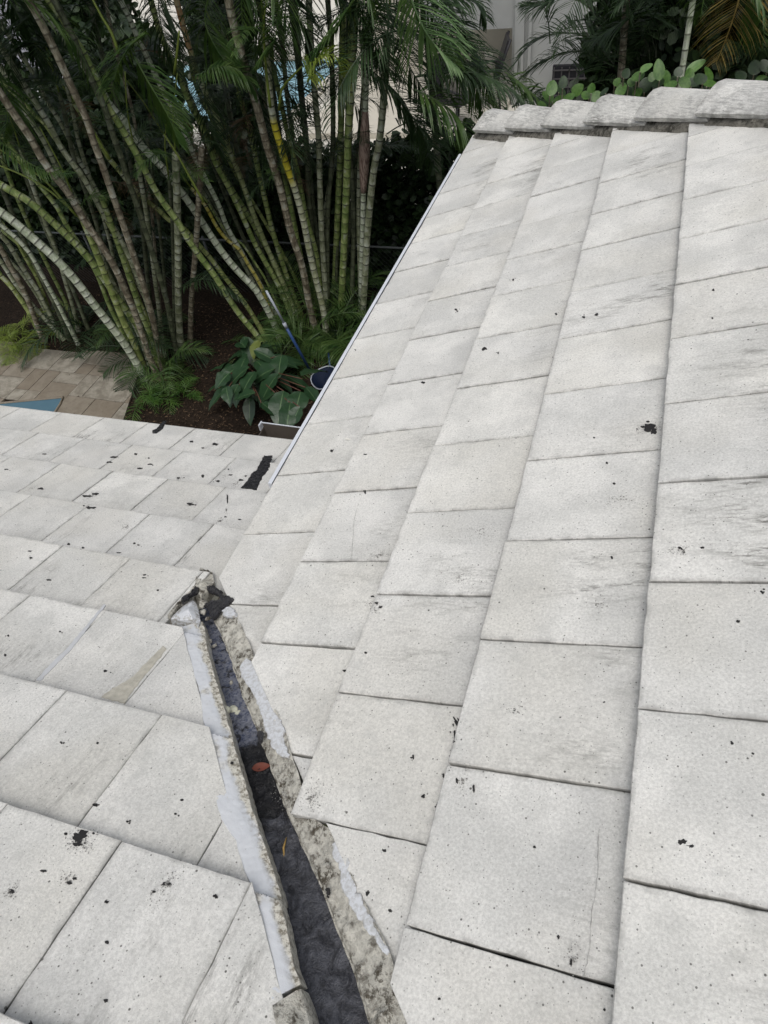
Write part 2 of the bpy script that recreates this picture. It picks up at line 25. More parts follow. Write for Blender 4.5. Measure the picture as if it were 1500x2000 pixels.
STEMS = [('vertical green cane', 'green', 0.048, [(-2.575, 6.498, -3.42), (-2.415, 6.471, -2.736), (-2.224, 6.433, -1.938), (-2.05, 6.393, -1.208), (-1.966, 6.37, -0.841), (-1.858, 6.343, -0.434), (-1.763, 6.313, -0.033), (-1.646, 6.279, 0.383), (-1.555, 6.252, 0.72), (-1.467, 6.226, 1.058)]), ('pale cane carrying a split brown sheath', 'white', 0.0359, [(-2.279, 6.538, -3.42), (-2.166, 6.524, -2.751), (-2.018, 6.505, -1.966), (-1.83, 6.477, -0.966), (-1.713, 6.455, -0.346), (-1.658, 6.445, -0.073), (-1.559, 6.428, 0.345), (-1.482, 6.415, 0.686), (-1.408, 6.402, 1.028), (-1.336, 6.389, 1.37)]), ('', 'grey', 0.0463, [(-2.23, 6.419, -3.42), (-2.069, 6.419, -2.683), (-1.914, 6.419, -1.92), (-1.737, 6.419, -1.216), (-1.639, 6.419, -0.945), (-1.52, 6.419, -0.466), (-1.415, 6.419, 0.066)]), ('', 'green', 0.0423, [(-2.774, 6.731, -3.42), (-2.584, 6.731, -2.596), (-2.393, 6.731, -1.763), (-2.232, 6.731, -1.062), (-2.128, 6.731, -0.554), (-1.959, 6.731, 0.298), (-1.893, 6.731, 0.642), (-1.83, 6.731, 0.986), (-1.769, 6.731, 1.331)]), ('', 'grey', 0.0386, [(-2.755, 6.474, -3.42), (-2.665, 6.474, -2.754), (-2.557, 6.474, -1.97), (-2.469, 6.474, -1.445), (-2.37, 6.474, -0.877), (-2.326, 6.474, -0.467), (-2.279, 6.474, -0.058), (-2.214, 6.474, 0.369), (-2.162, 6.474, 0.716), (-2.113, 6.474, 1.062), (-2.066, 6.474, 1.409)]), ('', 'dark', 0.0401, [(-2.878, 6.586, -3.42), (-2.845, 6.598, -2.839), (-2.773, 6.617, -2.049), (-2.697, 6.632, -1.517), (-2.615, 6.649, -0.941), (-2.584, 6.66, -0.588), (-2.528, 6.677, -0.104), (-2.472, 6.694, 0.334), (-2.429, 6.707, 0.681), (-2.388, 6.72, 1.028), (-2.349, 6.732, 1.376)]), ('cane with a bright yellow joint', 'yellowband', 0.0441, [(-2.677, 6.233, -3.42), (-2.627, 6.208, -2.974), (-2.62, 6.177, -2.504), (-2.613, 6.146, -2.07), (-2.59, 6.117, -1.687), (-2.595, 6.086, -1.312), (-2.618, 6.065, -1.077), (-2.636, 6.04, -0.798), (-2.626, 6.004, -0.433), (-2.471, 5.925, 0.267)]), ('', 'grey', 0.0298, [(-3.045, 6.966, -3.42), (-3.004, 6.966, -2.596), (-2.986, 6.966, -2.0), (-2.987, 6.966, -1.559), (-2.96, 6.966, -1.15), (-2.924, 6.966, -0.863), (-2.915, 6.966, -0.613), (-2.827, 6.966, -0.014), (-2.82, 6.966, 0.291), (-2.813, 6.966, 0.641), (-2.806, 6.966, 0.991), (-2.799, 6.966, 1.341), (-2.793, 6.966, 1.691)]), ('thick brown cane with pale rings', 'brown', 0.0493, [(-2.872, 6.331, -3.42), (-2.866, 6.297, -2.97), (-2.813, 6.242, -2.338), (-2.837, 6.194, -1.841), (-2.811, 6.137, -1.304), (-2.822, 6.084, -0.852), (-2.804, 6.031, -0.44), (-2.798, 5.983, -0.095), (-2.79, 5.935, 0.224), (-2.771, 5.899, 0.449), (-2.742, 5.872, 0.61), (-2.683, 5.816, 0.95), (-2.626, 5.762, 1.291), (-2.571, 5.71, 1.633)]), ('', 'green', 0.0394, [(-3.238, 6.672, -3.42), (-3.324, 6.672, -2.756), (-3.369, 6.672, -2.097), (-3.365, 6.672, -1.758), (-3.356, 6.672, -1.297), (-3.335, 6.672, -0.849), (-3.366, 6.672, -0.472)]), ('', 'green', 0.0393, [(-3.37, 6.789, -3.42), (-3.504, 6.803, -2.762), (-3.744, 6.82, -2.042), (-3.921, 6.831, -1.61), (-4.003, 6.839, -1.326), (-4.044, 6.848, -1.006), (-4.117, 6.857, -0.719), (-4.171, 6.864, -0.477), (-4.157, 6.873, -0.2)]), ('cane topped with an orange sheath', 'orangetop', 0.0367, [(-3.224, 6.541, -3.42), (-3.295, 6.521, -2.9), (-3.409, 6.49, -2.217), (-3.464, 6.467, -1.751), (-3.495, 6.442, -1.282), (-3.55, 6.42, -0.907), (-3.571, 6.398, -0.551), (-3.632, 6.379, -0.257), (-3.634, 6.365, -0.058), (-3.626, 6.346, 0.211), (-3.602, 6.323, 0.498), (-3.574, 6.297, 0.846), (-3.548, 6.273, 1.194), (-3.522, 6.249, 1.543)]), ('', 'green', 0.0374, [(-3.301, 6.531, -3.42), (-3.379, 6.495, -2.812), (-3.54, 6.454, -2.204), (-3.593, 6.428, -1.849), (-3.662, 6.396, -1.43), (-3.735, 6.37, -1.117), (-3.742, 6.337, -0.742), (-3.8, 6.31, -0.449), (-3.821, 6.286, -0.204), (-3.831, 6.264, 0.01), (-3.858, 6.241, 0.216), (-3.833, 6.217, 0.428), (-3.792, 6.179, 0.773), (-3.753, 6.143, 1.119), (-3.715, 6.108, 1.466)]), ('whitish ringed cane', 'white', 0.0346, [(-3.496, 6.505, -3.42), (-3.652, 6.451, -2.726), (-3.766, 6.409, -2.262), (-3.845, 6.377, -1.92), (-3.848, 6.348, -1.621), (-3.903, 6.311, -1.274), (-3.94, 6.279, -0.983), (-3.954, 6.247, -0.707), (-3.995, 6.215, -0.451), (-4.024, 6.183, -0.202), (-4.042, 6.149, 0.05), (-4.064, 6.126, 0.209), (-4.067, 6.099, 0.394), (-4.092, 6.06, 0.645), (-4.125, 6.008, 0.99), (-4.157, 5.959, 1.335)]), ('long green cane crossing the whole clump', 'white', 0.0482, [(-3.324, 6.081, -3.42), (-3.344, 6.042, -3.006), (-3.432, 5.997, -2.576), (-3.541, 5.976, -2.394), (-3.659, 5.95, -2.173), (-3.756, 5.92, -1.915), (-3.814, 5.894, -1.707), (-3.882, 5.86, -1.44), (-3.962, 5.828, -1.205), (-4.049, 5.794, -0.96), (-4.163, 5.768, -0.783), (-4.243, 5.74, -0.595), (-4.289, 5.71, -0.408), (-4.358, 5.693, -0.3), (-4.392, 5.662, -0.113), (-4.428, 5.631, 0.072), (-4.468, 5.602, 0.231), (-4.515, 5.577, 0.372), (-4.571, 5.548, 0.526), (-4.618, 5.515, 0.692), (-4.708, 5.452, 1.025), (-4.794, 5.392, 1.359), (-4.878, 5.334, 1.694)]), ('', 'green', 0.0413, [(-3.242, 5.67, -3.42), (-3.382, 5.63, -3.001), (-3.518, 5.595, -2.681), (-3.59, 5.564, -2.402), (-3.648, 5.533, -2.127), (-3.743, 5.498, -1.845), (-3.805, 5.47, -1.622), (-3.839, 5.441, -1.399), (-3.913, 5.41, -1.174), (-3.952, 5.378, -0.952), (-3.959, 5.344, -0.722), (-3.981, 5.307, -0.486), (-4.002, 5.278, -0.308), (-4.035, 5.252, -0.157), (-4.013, 5.207, 0.098), (-4.001, 5.158, 0.354), (-4.028, 5.132, 0.484), (-4.035, 5.102, 0.634), (-4.074, 5.076, 0.756), (-4.177, 5.01, 1.084), (-4.276, 4.946, 1.413)]), ('', 'lime', 0.0352, [(-3.563, 6.11, -3.42), (-3.665, 6.075, -2.973), (-3.753, 6.053, -2.707), (-3.866, 6.029, -2.444), (-3.979, 6.002, -2.147), (-4.094, 5.981, -1.934), (-4.187, 5.964, -1.754), (-4.36, 5.952, -1.643), (-4.445, 5.938, -1.51), (-4.58, 5.925, -1.381), (-4.682, 5.906, -1.208), (-4.755, 5.885, -1.021), (-4.82, 5.87, -0.881), (-4.882, 5.822, -0.476), (-4.934, 5.791, -0.231)]), ('thin yellow cane', 'yellow', 0.027, [(-3.519, 6.371, -3.42), (-3.583, 6.371, -2.753), (-3.675, 6.371, -2.456), (-3.757, 6.371, -2.22), (-3.889, 6.371, -2.105), (-3.995, 6.371, -1.922), (-4.068, 6.371, -1.637), (-4.192, 6.371, -1.427)]), ('', 'grey', 0.0302, [(-3.631, 6.621, -3.42), (-3.828, 6.621, -2.915), (-3.973, 6.621, -2.383), (-4.084, 6.621, -2.026), (-4.168, 6.621, -1.754), (-4.249, 6.621, -1.492), (-4.328, 6.621, -1.302), (-4.42, 6.621, -1.117), (-4.515, 6.621, -0.896)]), ('', 'grey', 0.0338, [(-5.024, 5.281, -3.42), (-4.976, 5.281, -2.89), (-4.998, 5.281, -2.426), (-5.022, 5.281, -1.926), (-4.971, 5.281, -1.401), (-4.998, 5.281, -1.116), (-5.022, 5.281, -0.942), (-5.067, 5.281, -0.774), (-5.062, 5.281, -0.578), (-5.082, 5.281, -0.385), (-5.124, 5.281, -0.232), (-5.142, 5.281, -0.051), (-5.153, 5.281, 0.105), (-5.21, 5.281, 0.311), (-5.301, 5.281, 0.649), (-5.389, 5.281, 0.988), (-5.473, 5.281, 1.328)]), ('thick brown mottled cane', 'brown', 0.0441, [(-4.709, 5.014, -3.42), (-4.692, 4.995, -3.071), (-4.629, 4.974, -2.73), (-4.559, 4.948, -2.333), (-4.536, 4.929, -2.058), (-4.514, 4.912, -1.825), (-4.518, 4.897, -1.623), (-4.539, 4.88, -1.41), (-4.571, 4.868, -1.262), (-4.598, 4.855, -1.111), (-4.607, 4.837, -0.906), (-4.634, 4.821, -0.737), (-4.693, 4.808, -0.596), (-4.717, 4.793, -0.438), (-4.713, 4.774, -0.249), (-4.742, 4.757, -0.087), (-4.762, 4.741, 0.055), (-4.789, 4.712, 0.312), (-4.825, 4.674, 0.659), (-4.859, 4.638, 1.005)]), ('pale leaning cane bowed out over the paving', 'white', 0.0548, [(-4.915, 4.981, -3.42), (-4.924, 4.958, -3.094), (-4.948, 4.933, -2.788), (-4.998, 4.912, -2.546), (-5.053, 4.892, -2.314), (-5.098, 4.871, -2.09), (-5.139, 4.851, -1.874), (-5.2, 4.832, -1.688), (-5.27, 4.816, -1.534), (-5.363, 4.8, -1.379), (-5.451, 4.784, -1.234), (-5.536, 4.771, -1.11), (-5.626, 4.759, -1.008), (-5.7, 4.753, -0.96), (-5.988, 4.732, -0.762), (-6.269, 4.711, -0.555), (-6.543, 4.69, -0.339), (-6.811, 4.67, -0.115), (-7.072, 4.651, 0.117), (-7.327, 4.632, 0.357), (-7.574, 4.613, 0.604), (-7.814, 4.595, 0.858), (-8.048, 4.578, 1.118), (-8.275, 4.561, 1.384)]), ('', 'green', 0.0315, [(-5.202, 5.194, -3.42), (-5.146, 5.194, -2.928), (-5.159, 5.194, -2.459), (-5.116, 5.194, -1.951), (-5.183, 5.194, -1.555), (-5.231, 5.194, -1.336), (-5.235, 5.194, -1.165), (-5.299, 5.194, -0.989), (-5.36, 5.194, -0.852), (-5.398, 5.194, -0.685), (-5.461, 5.194, -0.56), (-5.507, 5.194, -0.417), (-5.585, 5.194, -0.323), (-5.802, 5.194, -0.048), (-6.012, 5.194, 0.231), (-6.216, 5.194, 0.516), (-6.413, 5.194, 0.805), (-6.604, 5.194, 1.099), (-6.788, 5.194, 1.396)]), ('stout green cane', 'lime', 0.0475, [(-4.945, 5.057, -3.42), (-4.895, 5.046, -2.86), (-4.898, 5.041, -2.591), (-4.872, 5.035, -2.338), (-4.848, 5.029, -2.097), (-4.817, 5.023, -1.839), (-4.791, 5.016, -1.573), (-4.763, 5.008, -1.278), (-4.743, 5.001, -1.023)]), ('', 'grey', 0.0348, [(-6.688, 5.877, -3.42), (-6.551, 5.877, -2.99), (-6.482, 5.877, -2.708), (-6.411, 5.877, -2.431), (-6.348, 5.877, -2.173), (-6.301, 5.877, -1.95), (-6.282, 5.877, -1.735), (-6.221, 5.877, -1.46), (-6.171, 5.877, -1.198), (-6.077, 5.877, -0.769)]), ('', 'brown', 0.042, [(-7.105, 5.548, -3.42), (-7.053, 5.543, -3.166), (-6.963, 5.537, -2.809), (-6.897, 5.53, -2.474), (-6.89, 5.523, -2.159), (-6.872, 5.516, -1.881), (-6.929, 5.513, -1.717), (-7.04, 5.505, -1.385), (-7.147, 5.497, -1.052), (-7.25, 5.49, -0.718), (-7.349, 5.484, -0.382), (-7.444, 5.477, -0.046), (-7.536, 5.471, 0.292), (-7.625, 5.464, 0.631), (-7.71, 5.459, 0.97), (-7.792, 5.453, 1.31)]), ('', 'lime', 0.0409, [(-7.386, 5.783, -3.42), (-7.361, 5.783, -3.081), (-7.388, 5.783, -2.822), (-7.424, 5.783, -2.631), (-7.507, 5.783, -2.472), (-7.507, 5.783, -2.336), (-7.507, 5.783, -1.986), (-7.506, 5.783, -1.636), (-7.506, 5.783, -1.286), (-7.505, 5.783, -0.936), (-7.505, 5.783, -0.586), (-7.505, 5.783, -0.236), (-7.504, 5.783, 0.114), (-7.504, 5.783, 0.464), (-7.504, 5.783, 0.814), (-7.503, 5.783, 1.164)]), ('', 'grey', 0.0367, [(-6.932, 5.707, -3.42), (-6.886, 5.707, -3.082), (-6.862, 5.707, -2.632), (-6.888, 5.707, -2.441), (-6.903, 5.707, -2.185), (-6.918, 5.707, -1.938), (-6.971, 5.707, -1.795), (-6.995, 5.707, -1.64), (-7.047, 5.707, -1.294), (-7.096, 5.707, -0.947), (-7.143, 5.707, -0.601), (-7.189, 5.707, -0.254), (-7.233, 5.707, 0.094), (-7.275, 5.707, 0.441), (-7.315, 5.707, 0.789), (-7.355, 5.707, 1.137), (-7.392, 5.707, 1.485)]), ('', 'white', 0.0327, [(-6.477, 5.57, -3.42), (-6.465, 5.57, -3.02), (-6.452, 5.57, -2.734), (-6.451, 5.57, -2.492), (-6.458, 5.57, -2.26), (-6.464, 5.57, -1.993), (-6.567, 5.57, -1.754), (-6.705, 5.57, -1.578), (-6.614, 5.57, -1.328), (-6.5, 5.57, -0.997), (-6.389, 5.57, -0.665), (-6.282, 5.57, -0.332), (-6.18, 5.57, 0.003), (-6.081, 5.57, 0.338), (-5.985, 5.57, 0.675), (-5.894, 5.57, 1.013), (-5.805, 5.57, 1.352)]), ('', 'grey', 0.034, [(-6.781, 5.634, -3.42), (-6.901, 5.634, -3.15), (-6.994, 5.634, -2.932), (-7.069, 5.634, -2.71), (-7.126, 5.634, -2.469), (-7.152, 5.634, -2.142), (-7.203, 5.634, -2.084), (-7.426, 5.634, -1.815), (-7.643, 5.634, -1.54), (-7.854, 5.634, -1.26), (-8.057, 5.634, -0.976), (-8.254, 5.634, -0.686), (-8.445, 5.634, -0.393), (-8.63, 5.634, -0.096), (-8.809, 5.634, 0.205), (-8.981, 5.634, 0.51), (-9.148, 5.634, 0.818), (-9.309, 5.634, 1.128), (-9.464, 5.634, 1.442)]), ('', 'grey', 0.0319, [(-4.954, 5.536, -3.42), (-4.745, 5.536, -2.797), (-4.58, 5.536, -2.255), (-4.469, 5.536, -1.9), (-4.373, 5.536, -1.568), (-4.283, 5.536, -1.258), (-4.145, 5.536, -0.693)]), ('upright cane behind the seedlings', 'grey', 0.0511, [(-4.678, 5.576, -3.42), (-4.504, 5.576, -2.906), (-4.359, 5.576, -2.507), (-4.162, 5.576, -2.022), (-3.988, 5.576, -1.575), (-3.663, 5.576, -0.708)]), ('', 'dark', 0.0248, [(-4.831, 5.678, -3.42), (-4.566, 5.678, -2.715), (-4.143, 5.678, -1.631), (-3.939, 5.678, -1.024)]), ('', 'dark', 0.03, [(-5.459, 5.461, -3.42), (-5.284, 5.48, -2.491), (-5.129, 5.497, -1.775), (-5.052, 5.509, -1.325), (-5.031, 5.517, -1.045), (-5.007, 5.525, -0.784), (-4.968, 5.531, -0.583), (-4.887, 5.54, -0.31), (-4.84, 5.548, -0.081)]), ('thick ringed brown cane', 'brown', 0.0414, [(-4.756, 5.204, -3.42), (-4.624, 5.176, -2.923), (-4.504, 5.151, -2.508), (-4.423, 5.125, -2.126), (-4.361, 5.099, -1.771), (-4.309, 5.074, -1.439), (-4.258, 5.048, -1.13), (-4.222, 5.025, -0.874), (-4.175, 5.0, -0.599), (-4.141, 4.976, -0.361), (-4.09, 4.95, -0.117), (-4.089, 4.924, 0.114), (-4.079, 4.902, 0.306), (-4.073, 4.88, 0.485), (-4.073, 4.859, 0.645), (-4.082, 4.84, 0.788), (-4.102, 4.826, 0.893), (-4.167, 4.781, 1.234), (-4.23, 4.738, 1.576)]), ('', 'green', 0.0355, [(-2.906, 6.454, -3.42), (-2.922, 6.454, -2.759), (-2.908, 6.454, -1.906), (-2.899, 6.454, -1.523), (-2.896, 6.454, -1.164)]), ('', 'dark', 0.0329, [(-2.717, 6.479, -3.42), (-2.651, 6.52, -2.78), (-2.491, 6.592, -1.829), (-2.295, 6.664, -1.02), (-2.188, 6.746, -0.23), (-2.157, 6.808, 0.292), (-2.137, 6.848, 0.639), (-2.118, 6.886, 0.986), (-2.1, 6.922, 1.334)]), ('', 'grey', 0.035, [(-3.31, 7.505, -3.42), (-3.067, 7.524, -2.509), (-2.893, 7.536, -2.004), (-2.686, 7.55, -1.479)]), ('', 'dark', 0.0346, [(-2.427, 6.518, -3.42), (-2.301, 6.545, -2.772), (-2.147, 6.593, -1.82), (-2.079, 6.634, -1.12)]), ('', 'dark', 0.034, [(-5.385, 5.987, -3.42), (-5.17, 6.033, -2.658), (-4.885, 6.105, -1.666), (-4.773, 6.167, -0.94), (-4.711, 6.213, -0.454), (-4.703, 6.265, 0.041), (-4.654, 6.311, 0.447), (-4.615, 6.349, 0.793), (-4.576, 6.385, 1.139), (-4.54, 6.42, 1.485)]), ('', 'dark', 0.0408, [(-3.808, 7.014, -3.42), (-3.889, 7.11, -2.332), (-3.924, 7.192, -1.533), (-3.909, 7.281, -0.767), (-3.82, 7.377, -0.042)]), ('', 'dark', 0.0332, [(-6.451, 5.841, -3.42), (-6.392, 5.888, -2.651), (-6.399, 5.944, -1.843), (-6.334, 6.006, -1.064), (-6.312, 6.057, -0.486), (-6.299, 6.087, -0.138), (-6.286, 6.116, 0.211), (-6.274, 6.143, 0.559), (-6.262, 6.17, 0.908), (-6.251, 6.195, 1.257), (-6.24, 6.22, 1.606)]), ('', 'dark', 0.0362, [(-6.711, 5.67, -3.42), (-6.659, 5.691, -2.882), (-6.659, 5.718, -2.255), (-6.619, 5.752, -1.547), (-6.545, 5.783, -0.974), (-6.502, 5.801, -0.628), (-6.46, 5.819, -0.28), (-6.42, 5.835, 0.067), (-6.381, 5.851, 0.414), (-6.344, 5.866, 0.762), (-6.308, 5.881, 1.11), (-6.274, 5.896, 1.458)]), ('', 'dark', 0.0383, [(-3.121, 6.687, -3.42), (-3.097, 6.755, -2.636), (-3.102, 6.851, -1.703), (-3.102, 6.933, -1.003), (-3.087, 7.016, -0.378), (-3.083, 7.098, 0.184), (-3.081, 7.147, 0.531), (-3.079, 7.194, 0.878), (-3.077, 7.239, 1.225)]), ('', 'dark', 0.0353, [(-3.829, 6.87, -3.42), (-3.922, 6.911, -2.767), (-4.072, 6.958, -2.118), (-4.193, 7.009, -1.46), (-4.269, 7.05, -0.977)])]
FRONDS = [([(-0.84, 5.3, 0.69), (-0.738, 5.3, 0.419), (-0.629, 5.3, 0.257), (-0.455, 5.3, 0.095)], 0.5, 'bright', 0.45), ([(-1.091, 5.5, 0.73), (-1.076, 5.5, 0.422), (-1.136, 5.5, 0.129), (-1.279, 5.5, -0.146)], 0.55, 'dark', 0.4), ([(-0.934, 5.7, -0.094), (-0.654, 5.7, -0.062), (-0.354, 5.7, -0.09), (-0.058, 5.7, -0.217), (0.106, 5.7, -0.384)], 0.45, 'dark', 0.85), ([(-0.92, 5.6, -0.166), (-0.734, 5.6, -0.252), (-0.549, 5.6, -0.382), (-0.436, 5.6, -0.623)], 0.5, 'mid', 0.9), ([(-0.959, 5.8, 0.56), (-0.753, 5.8, 0.298), (-0.579, 5.8, 0.103), (-0.401, 5.8, -0.179)], 0.5, 'dark', 0.7), ([(-0.876, 6.0, 0.618), (-0.706, 6.0, 0.432), (-0.437, 6.0, 0.363), (-0.349, 6.0, 0.23)], 0.4, 'dark', 0.6), ([(0.622, 8.5, -0.849), (0.303, 8.5, -0.582), (-0.051, 8.5, -0.517), (-0.344, 8.5, -0.607), (-0.552, 8.5, -0.811)], 0.55, 'dark', 0.35), ([(0.619, 8.6, -0.904), (0.188, 8.6, -0.732), (-0.227, 8.6, -0.823), (-0.533, 8.6, -1.035)], 0.5, 'dark', 0.5), ([(0.601, 8.8, -0.908), (0.647, 8.8, -0.598), (0.88, 8.8, -0.46), (1.176, 8.8, -0.572)], 0.55, 'dark', 0.3), ([(0.534, 8.8, -0.853), (0.373, 8.8, -0.486), (0.12, 8.8, -0.276), (-0.062, 8.8, -0.17)], 0.55, 'dark', 0.3), ([(-0.48, 7.5, -0.599), (-0.279, 7.5, -0.729), (-0.072, 7.5, -0.912), (0.026, 7.5, -1.124)], 0.4, 'mid', 0.6), ([(-0.387, 7.5, -0.959), (-0.217, 7.5, -0.858), (-0.045, 7.5, -0.887), (0.104, 7.5, -1.019)], 0.35, 'dark', 0.6), ([(1.688, 6.5, 0.393), (1.679, 6.5, 0.121), (1.652, 6.5, -0.096), (1.61, 6.5, -0.306)], 0.42, 'yellow', 0.4), ([(1.645, 6.6, 0.343), (1.837, 6.6, 0.125), (1.934, 6.6, -0.059), (1.969, 6.6, -0.249)], 0.42, 'mid', 0.9), ([(1.467, 6.6, 0.354), (1.418, 6.6, 0.219), (1.408, 6.6, 0.112), (1.415, 6.6, 0.002)], 0.3, 'mid', 0.9), ([(-3.061, 4.9, 0.534), (-3.26, 4.9, 0.449), (-3.458, 4.9, 0.299), (-3.677, 4.9, 0.056)], 0.42, 'mid', 0.45), ([(-3.259, 4.9, 0.372), (-3.199, 4.9, 0.171), (-3.115, 4.9, -0.083), (-3.084, 4.9, -0.35)], 0.42, 'mid', 0.45), ([(-4.129, 5.2, 0.318), (-4.366, 5.2, 0.431), (-4.568, 5.2, 0.452), (-4.831, 5.2, 0.386)], 0.4, 'dark', 0.5), ([(-4.46, 5.2, 0.067), (-4.608, 5.2, 0.138), (-4.797, 5.2, 0.143), (-5.051, 5.2, 0.058)], 0.35, 'dark', 0.6), ([(-4.283, 5.0, 0.697), (-4.53, 5.0, 0.592), (-4.724, 5.0, 0.395), (-4.836, 5.0, 0.183)], 0.4, 'dark', 0.8), ([(-4.701, 5.3, 0.881), (-4.711, 5.3, 0.686), (-4.66, 5.3, 0.48), (-4.728, 5.3, 0.223)], 0.45, 'dark', 0.8), ([(-1.523, 5.9, 0.461), (-1.737, 5.9, 0.241), (-1.923, 5.9, 0.087), (-2.113, 5.9, -0.165)], 0.35, 'mid', 0.8), ([(-2.017, 5.7, -0.106), (-1.845, 5.7, 0.078), (-1.688, 5.7, 0.093), (-1.601, 5.7, -0.075)], 0.28, 'lime', 0.9), ([(-3.242, 5.8, -0.059), (-2.976, 5.8, 0.023), (-2.762, 5.8, -0.028), (-2.645, 5.8, -0.211)], 0.4, 'mid', 0.8), ([(-2.935, 5.9, 0.614), (-3.074, 5.9, 0.383), (-3.035, 5.9, 0.171), (-2.893, 5.9, -0.099)], 0.45, 'mid', 0.8), ([(-2.647, 6.0, 0.653), (-2.568, 6.0, 0.375), (-2.529, 6.0, 0.124), (-2.545, 6.0, -0.139)], 0.45, 'mid', 0.9), ([(-2.264, 6.0, 0.705), (-2.228, 6.0, 0.438), (-2.065, 6.0, 0.23), (-2.067, 6.0, -0.021)], 0.45, 'dark', 0.9), ([(-5.237, 4.8, -0.207), (-5.036, 4.8, -0.406), (-4.797, 4.8, -0.558), (-4.429, 4.8, -0.606)], 0.3, 'mid', 0.6), ([(-3.028, 6.4, -0.545), (-3.27, 6.4, -0.699), (-3.505, 6.4, -0.805), (-3.791, 6.4, -1.03)], 0.35, 'dark', 0.5), ([(-4.793, 6.0, -1.05), (-4.463, 6.0, -0.818), (-4.276, 6.0, -0.874), (-4.162, 6.0, -1.104)], 0.35, 'dark', 0.6), ([(-5.808, 5.6, -2.144), (-5.387, 5.6, -1.979), (-5.296, 5.6, -2.117), (-5.367, 5.6, -2.416)], 0.3, 'dark', 0.6), ([(-4.864, 4.9, 0.344), (-4.889, 4.9, 0.126), (-5.012, 4.9, -0.101), (-5.247, 4.9, -0.343)], 0.4, 'mid', 0.8), ([(-1.98, 5.6, 0.731), (-2.116, 5.6, 0.486), (-2.228, 5.6, 0.26), (-2.469, 5.6, 0.065)], 0.35, 'mid', 0.9), ([(-4.292, 5.6, -2.347), (-3.862, 5.6, -2.213), (-3.597, 5.6, -2.302), (-3.368, 5.6, -2.502)], 0.3, 'dark', 0.5), ([(-5.645, 6.3, -2.214), (-5.242, 6.3, -1.907), (-4.911, 6.3, -1.897), (-4.675, 6.3, -2.1)], 0.35, 'dark', 0.5), ([(-1.916, 6.3, 0.51), (-1.641, 6.3, 0.299), (-1.34, 6.3, 0.244), (-1.053, 6.3, 0.069)], 0.45, 'dark', 0.7), ([(-0.823, 6.2, 0.125), (-0.639, 6.2, -0.126), (-0.471, 6.2, -0.387), (-0.397, 6.2, -0.614)], 0.45, 'mid', 0.85), ([(-1.219, 6.2, 0.143), (-1.146, 6.2, -0.152), (-0.986, 6.2, -0.421), (-0.875, 6.2, -0.751)], 0.4, 'dark', 0.9), ([(0.849, 8.2, -0.006), (0.786, 8.2, -0.267), (0.543, 8.2, -0.442), (0.333, 8.2, -0.529)], 0.5, 'dark', 0.5), ([(1.152, 8.2, -0.024), (1.04, 8.2, -0.235), (0.921, 8.2, -0.458), (0.851, 8.2, -0.696)], 0.45, 'dark', 0.7), ([(-1.963, 6.0, 0.686), (-2.064, 6.0, 0.468), (-2.225, 6.0, 0.237), (-2.352, 6.0, -0.055)], 0.45, 'dark', 0.6), ([(-1.614, 6.1, 0.645), (-1.552, 6.1, 0.418), (-1.436, 6.1, 0.178), (-1.33, 6.1, -0.203)], 0.5, 'dark', 0.6), ([(-1.223, 5.9, -0.275), (-1.086, 5.9, -0.455), (-0.949, 5.9, -0.687), (-0.89, 5.9, -0.98)], 0.45, 'dark', 0.6), ([(-1.667, 6.2, -0.091), (-1.472, 6.2, -0.229), (-1.23, 6.2, -0.462), (-1.097, 6.2, -0.798)], 0.45, 'dark', 0.6), ([(-2.518, 5.9, 0.74), (-2.556, 5.9, 0.438), (-2.586, 5.9, 0.154), (-2.79, 5.9, -0.147)], 0.45, 'dark', 0.6), ([(-3.245, 5.8, 0.805), (-3.451, 5.8, 0.586), (-3.515, 5.8, 0.302), (-3.481, 5.8, -0.052)], 0.45, 'dark', 0.6), ([(-3.811, 5.6, 0.88), (-4.026, 5.6, 0.582), (-4.301, 5.6, 0.3), (-4.432, 5.6, -0.059)], 0.45, 'dark', 0.6), ([(-3.143, 6.0, 0.015), (-3.363, 6.0, -0.258), (-3.426, 6.0, -0.607), (-3.341, 6.0, -0.928)], 0.4, 'dark', 0.5), ([(-2.845, 6.3, -0.08), (-2.989, 6.3, -0.362), (-3.032, 6.3, -0.719), (-2.995, 6.3, -1.046)], 0.4, 'dark', 0.5), ([(-0.939, 7.0, -0.072), (-0.729, 7.0, -0.214), (-0.571, 7.0, -0.496), (-0.433, 7.0, -0.79)], 0.45, 'dark', 0.5), ([(-0.976, 6.8, 0.23), (-0.886, 6.8, -0.024), (-0.846, 6.8, -0.335), (-0.916, 6.8, -0.665)], 0.5, 'dark', 0.5), ([(0.089, 8.0, 0.037), (-0.062, 8.0, -0.087), (-0.224, 8.0, -0.124), (-0.39, 8.0, -0.115)], 0.4, 'dark', 0.5)]
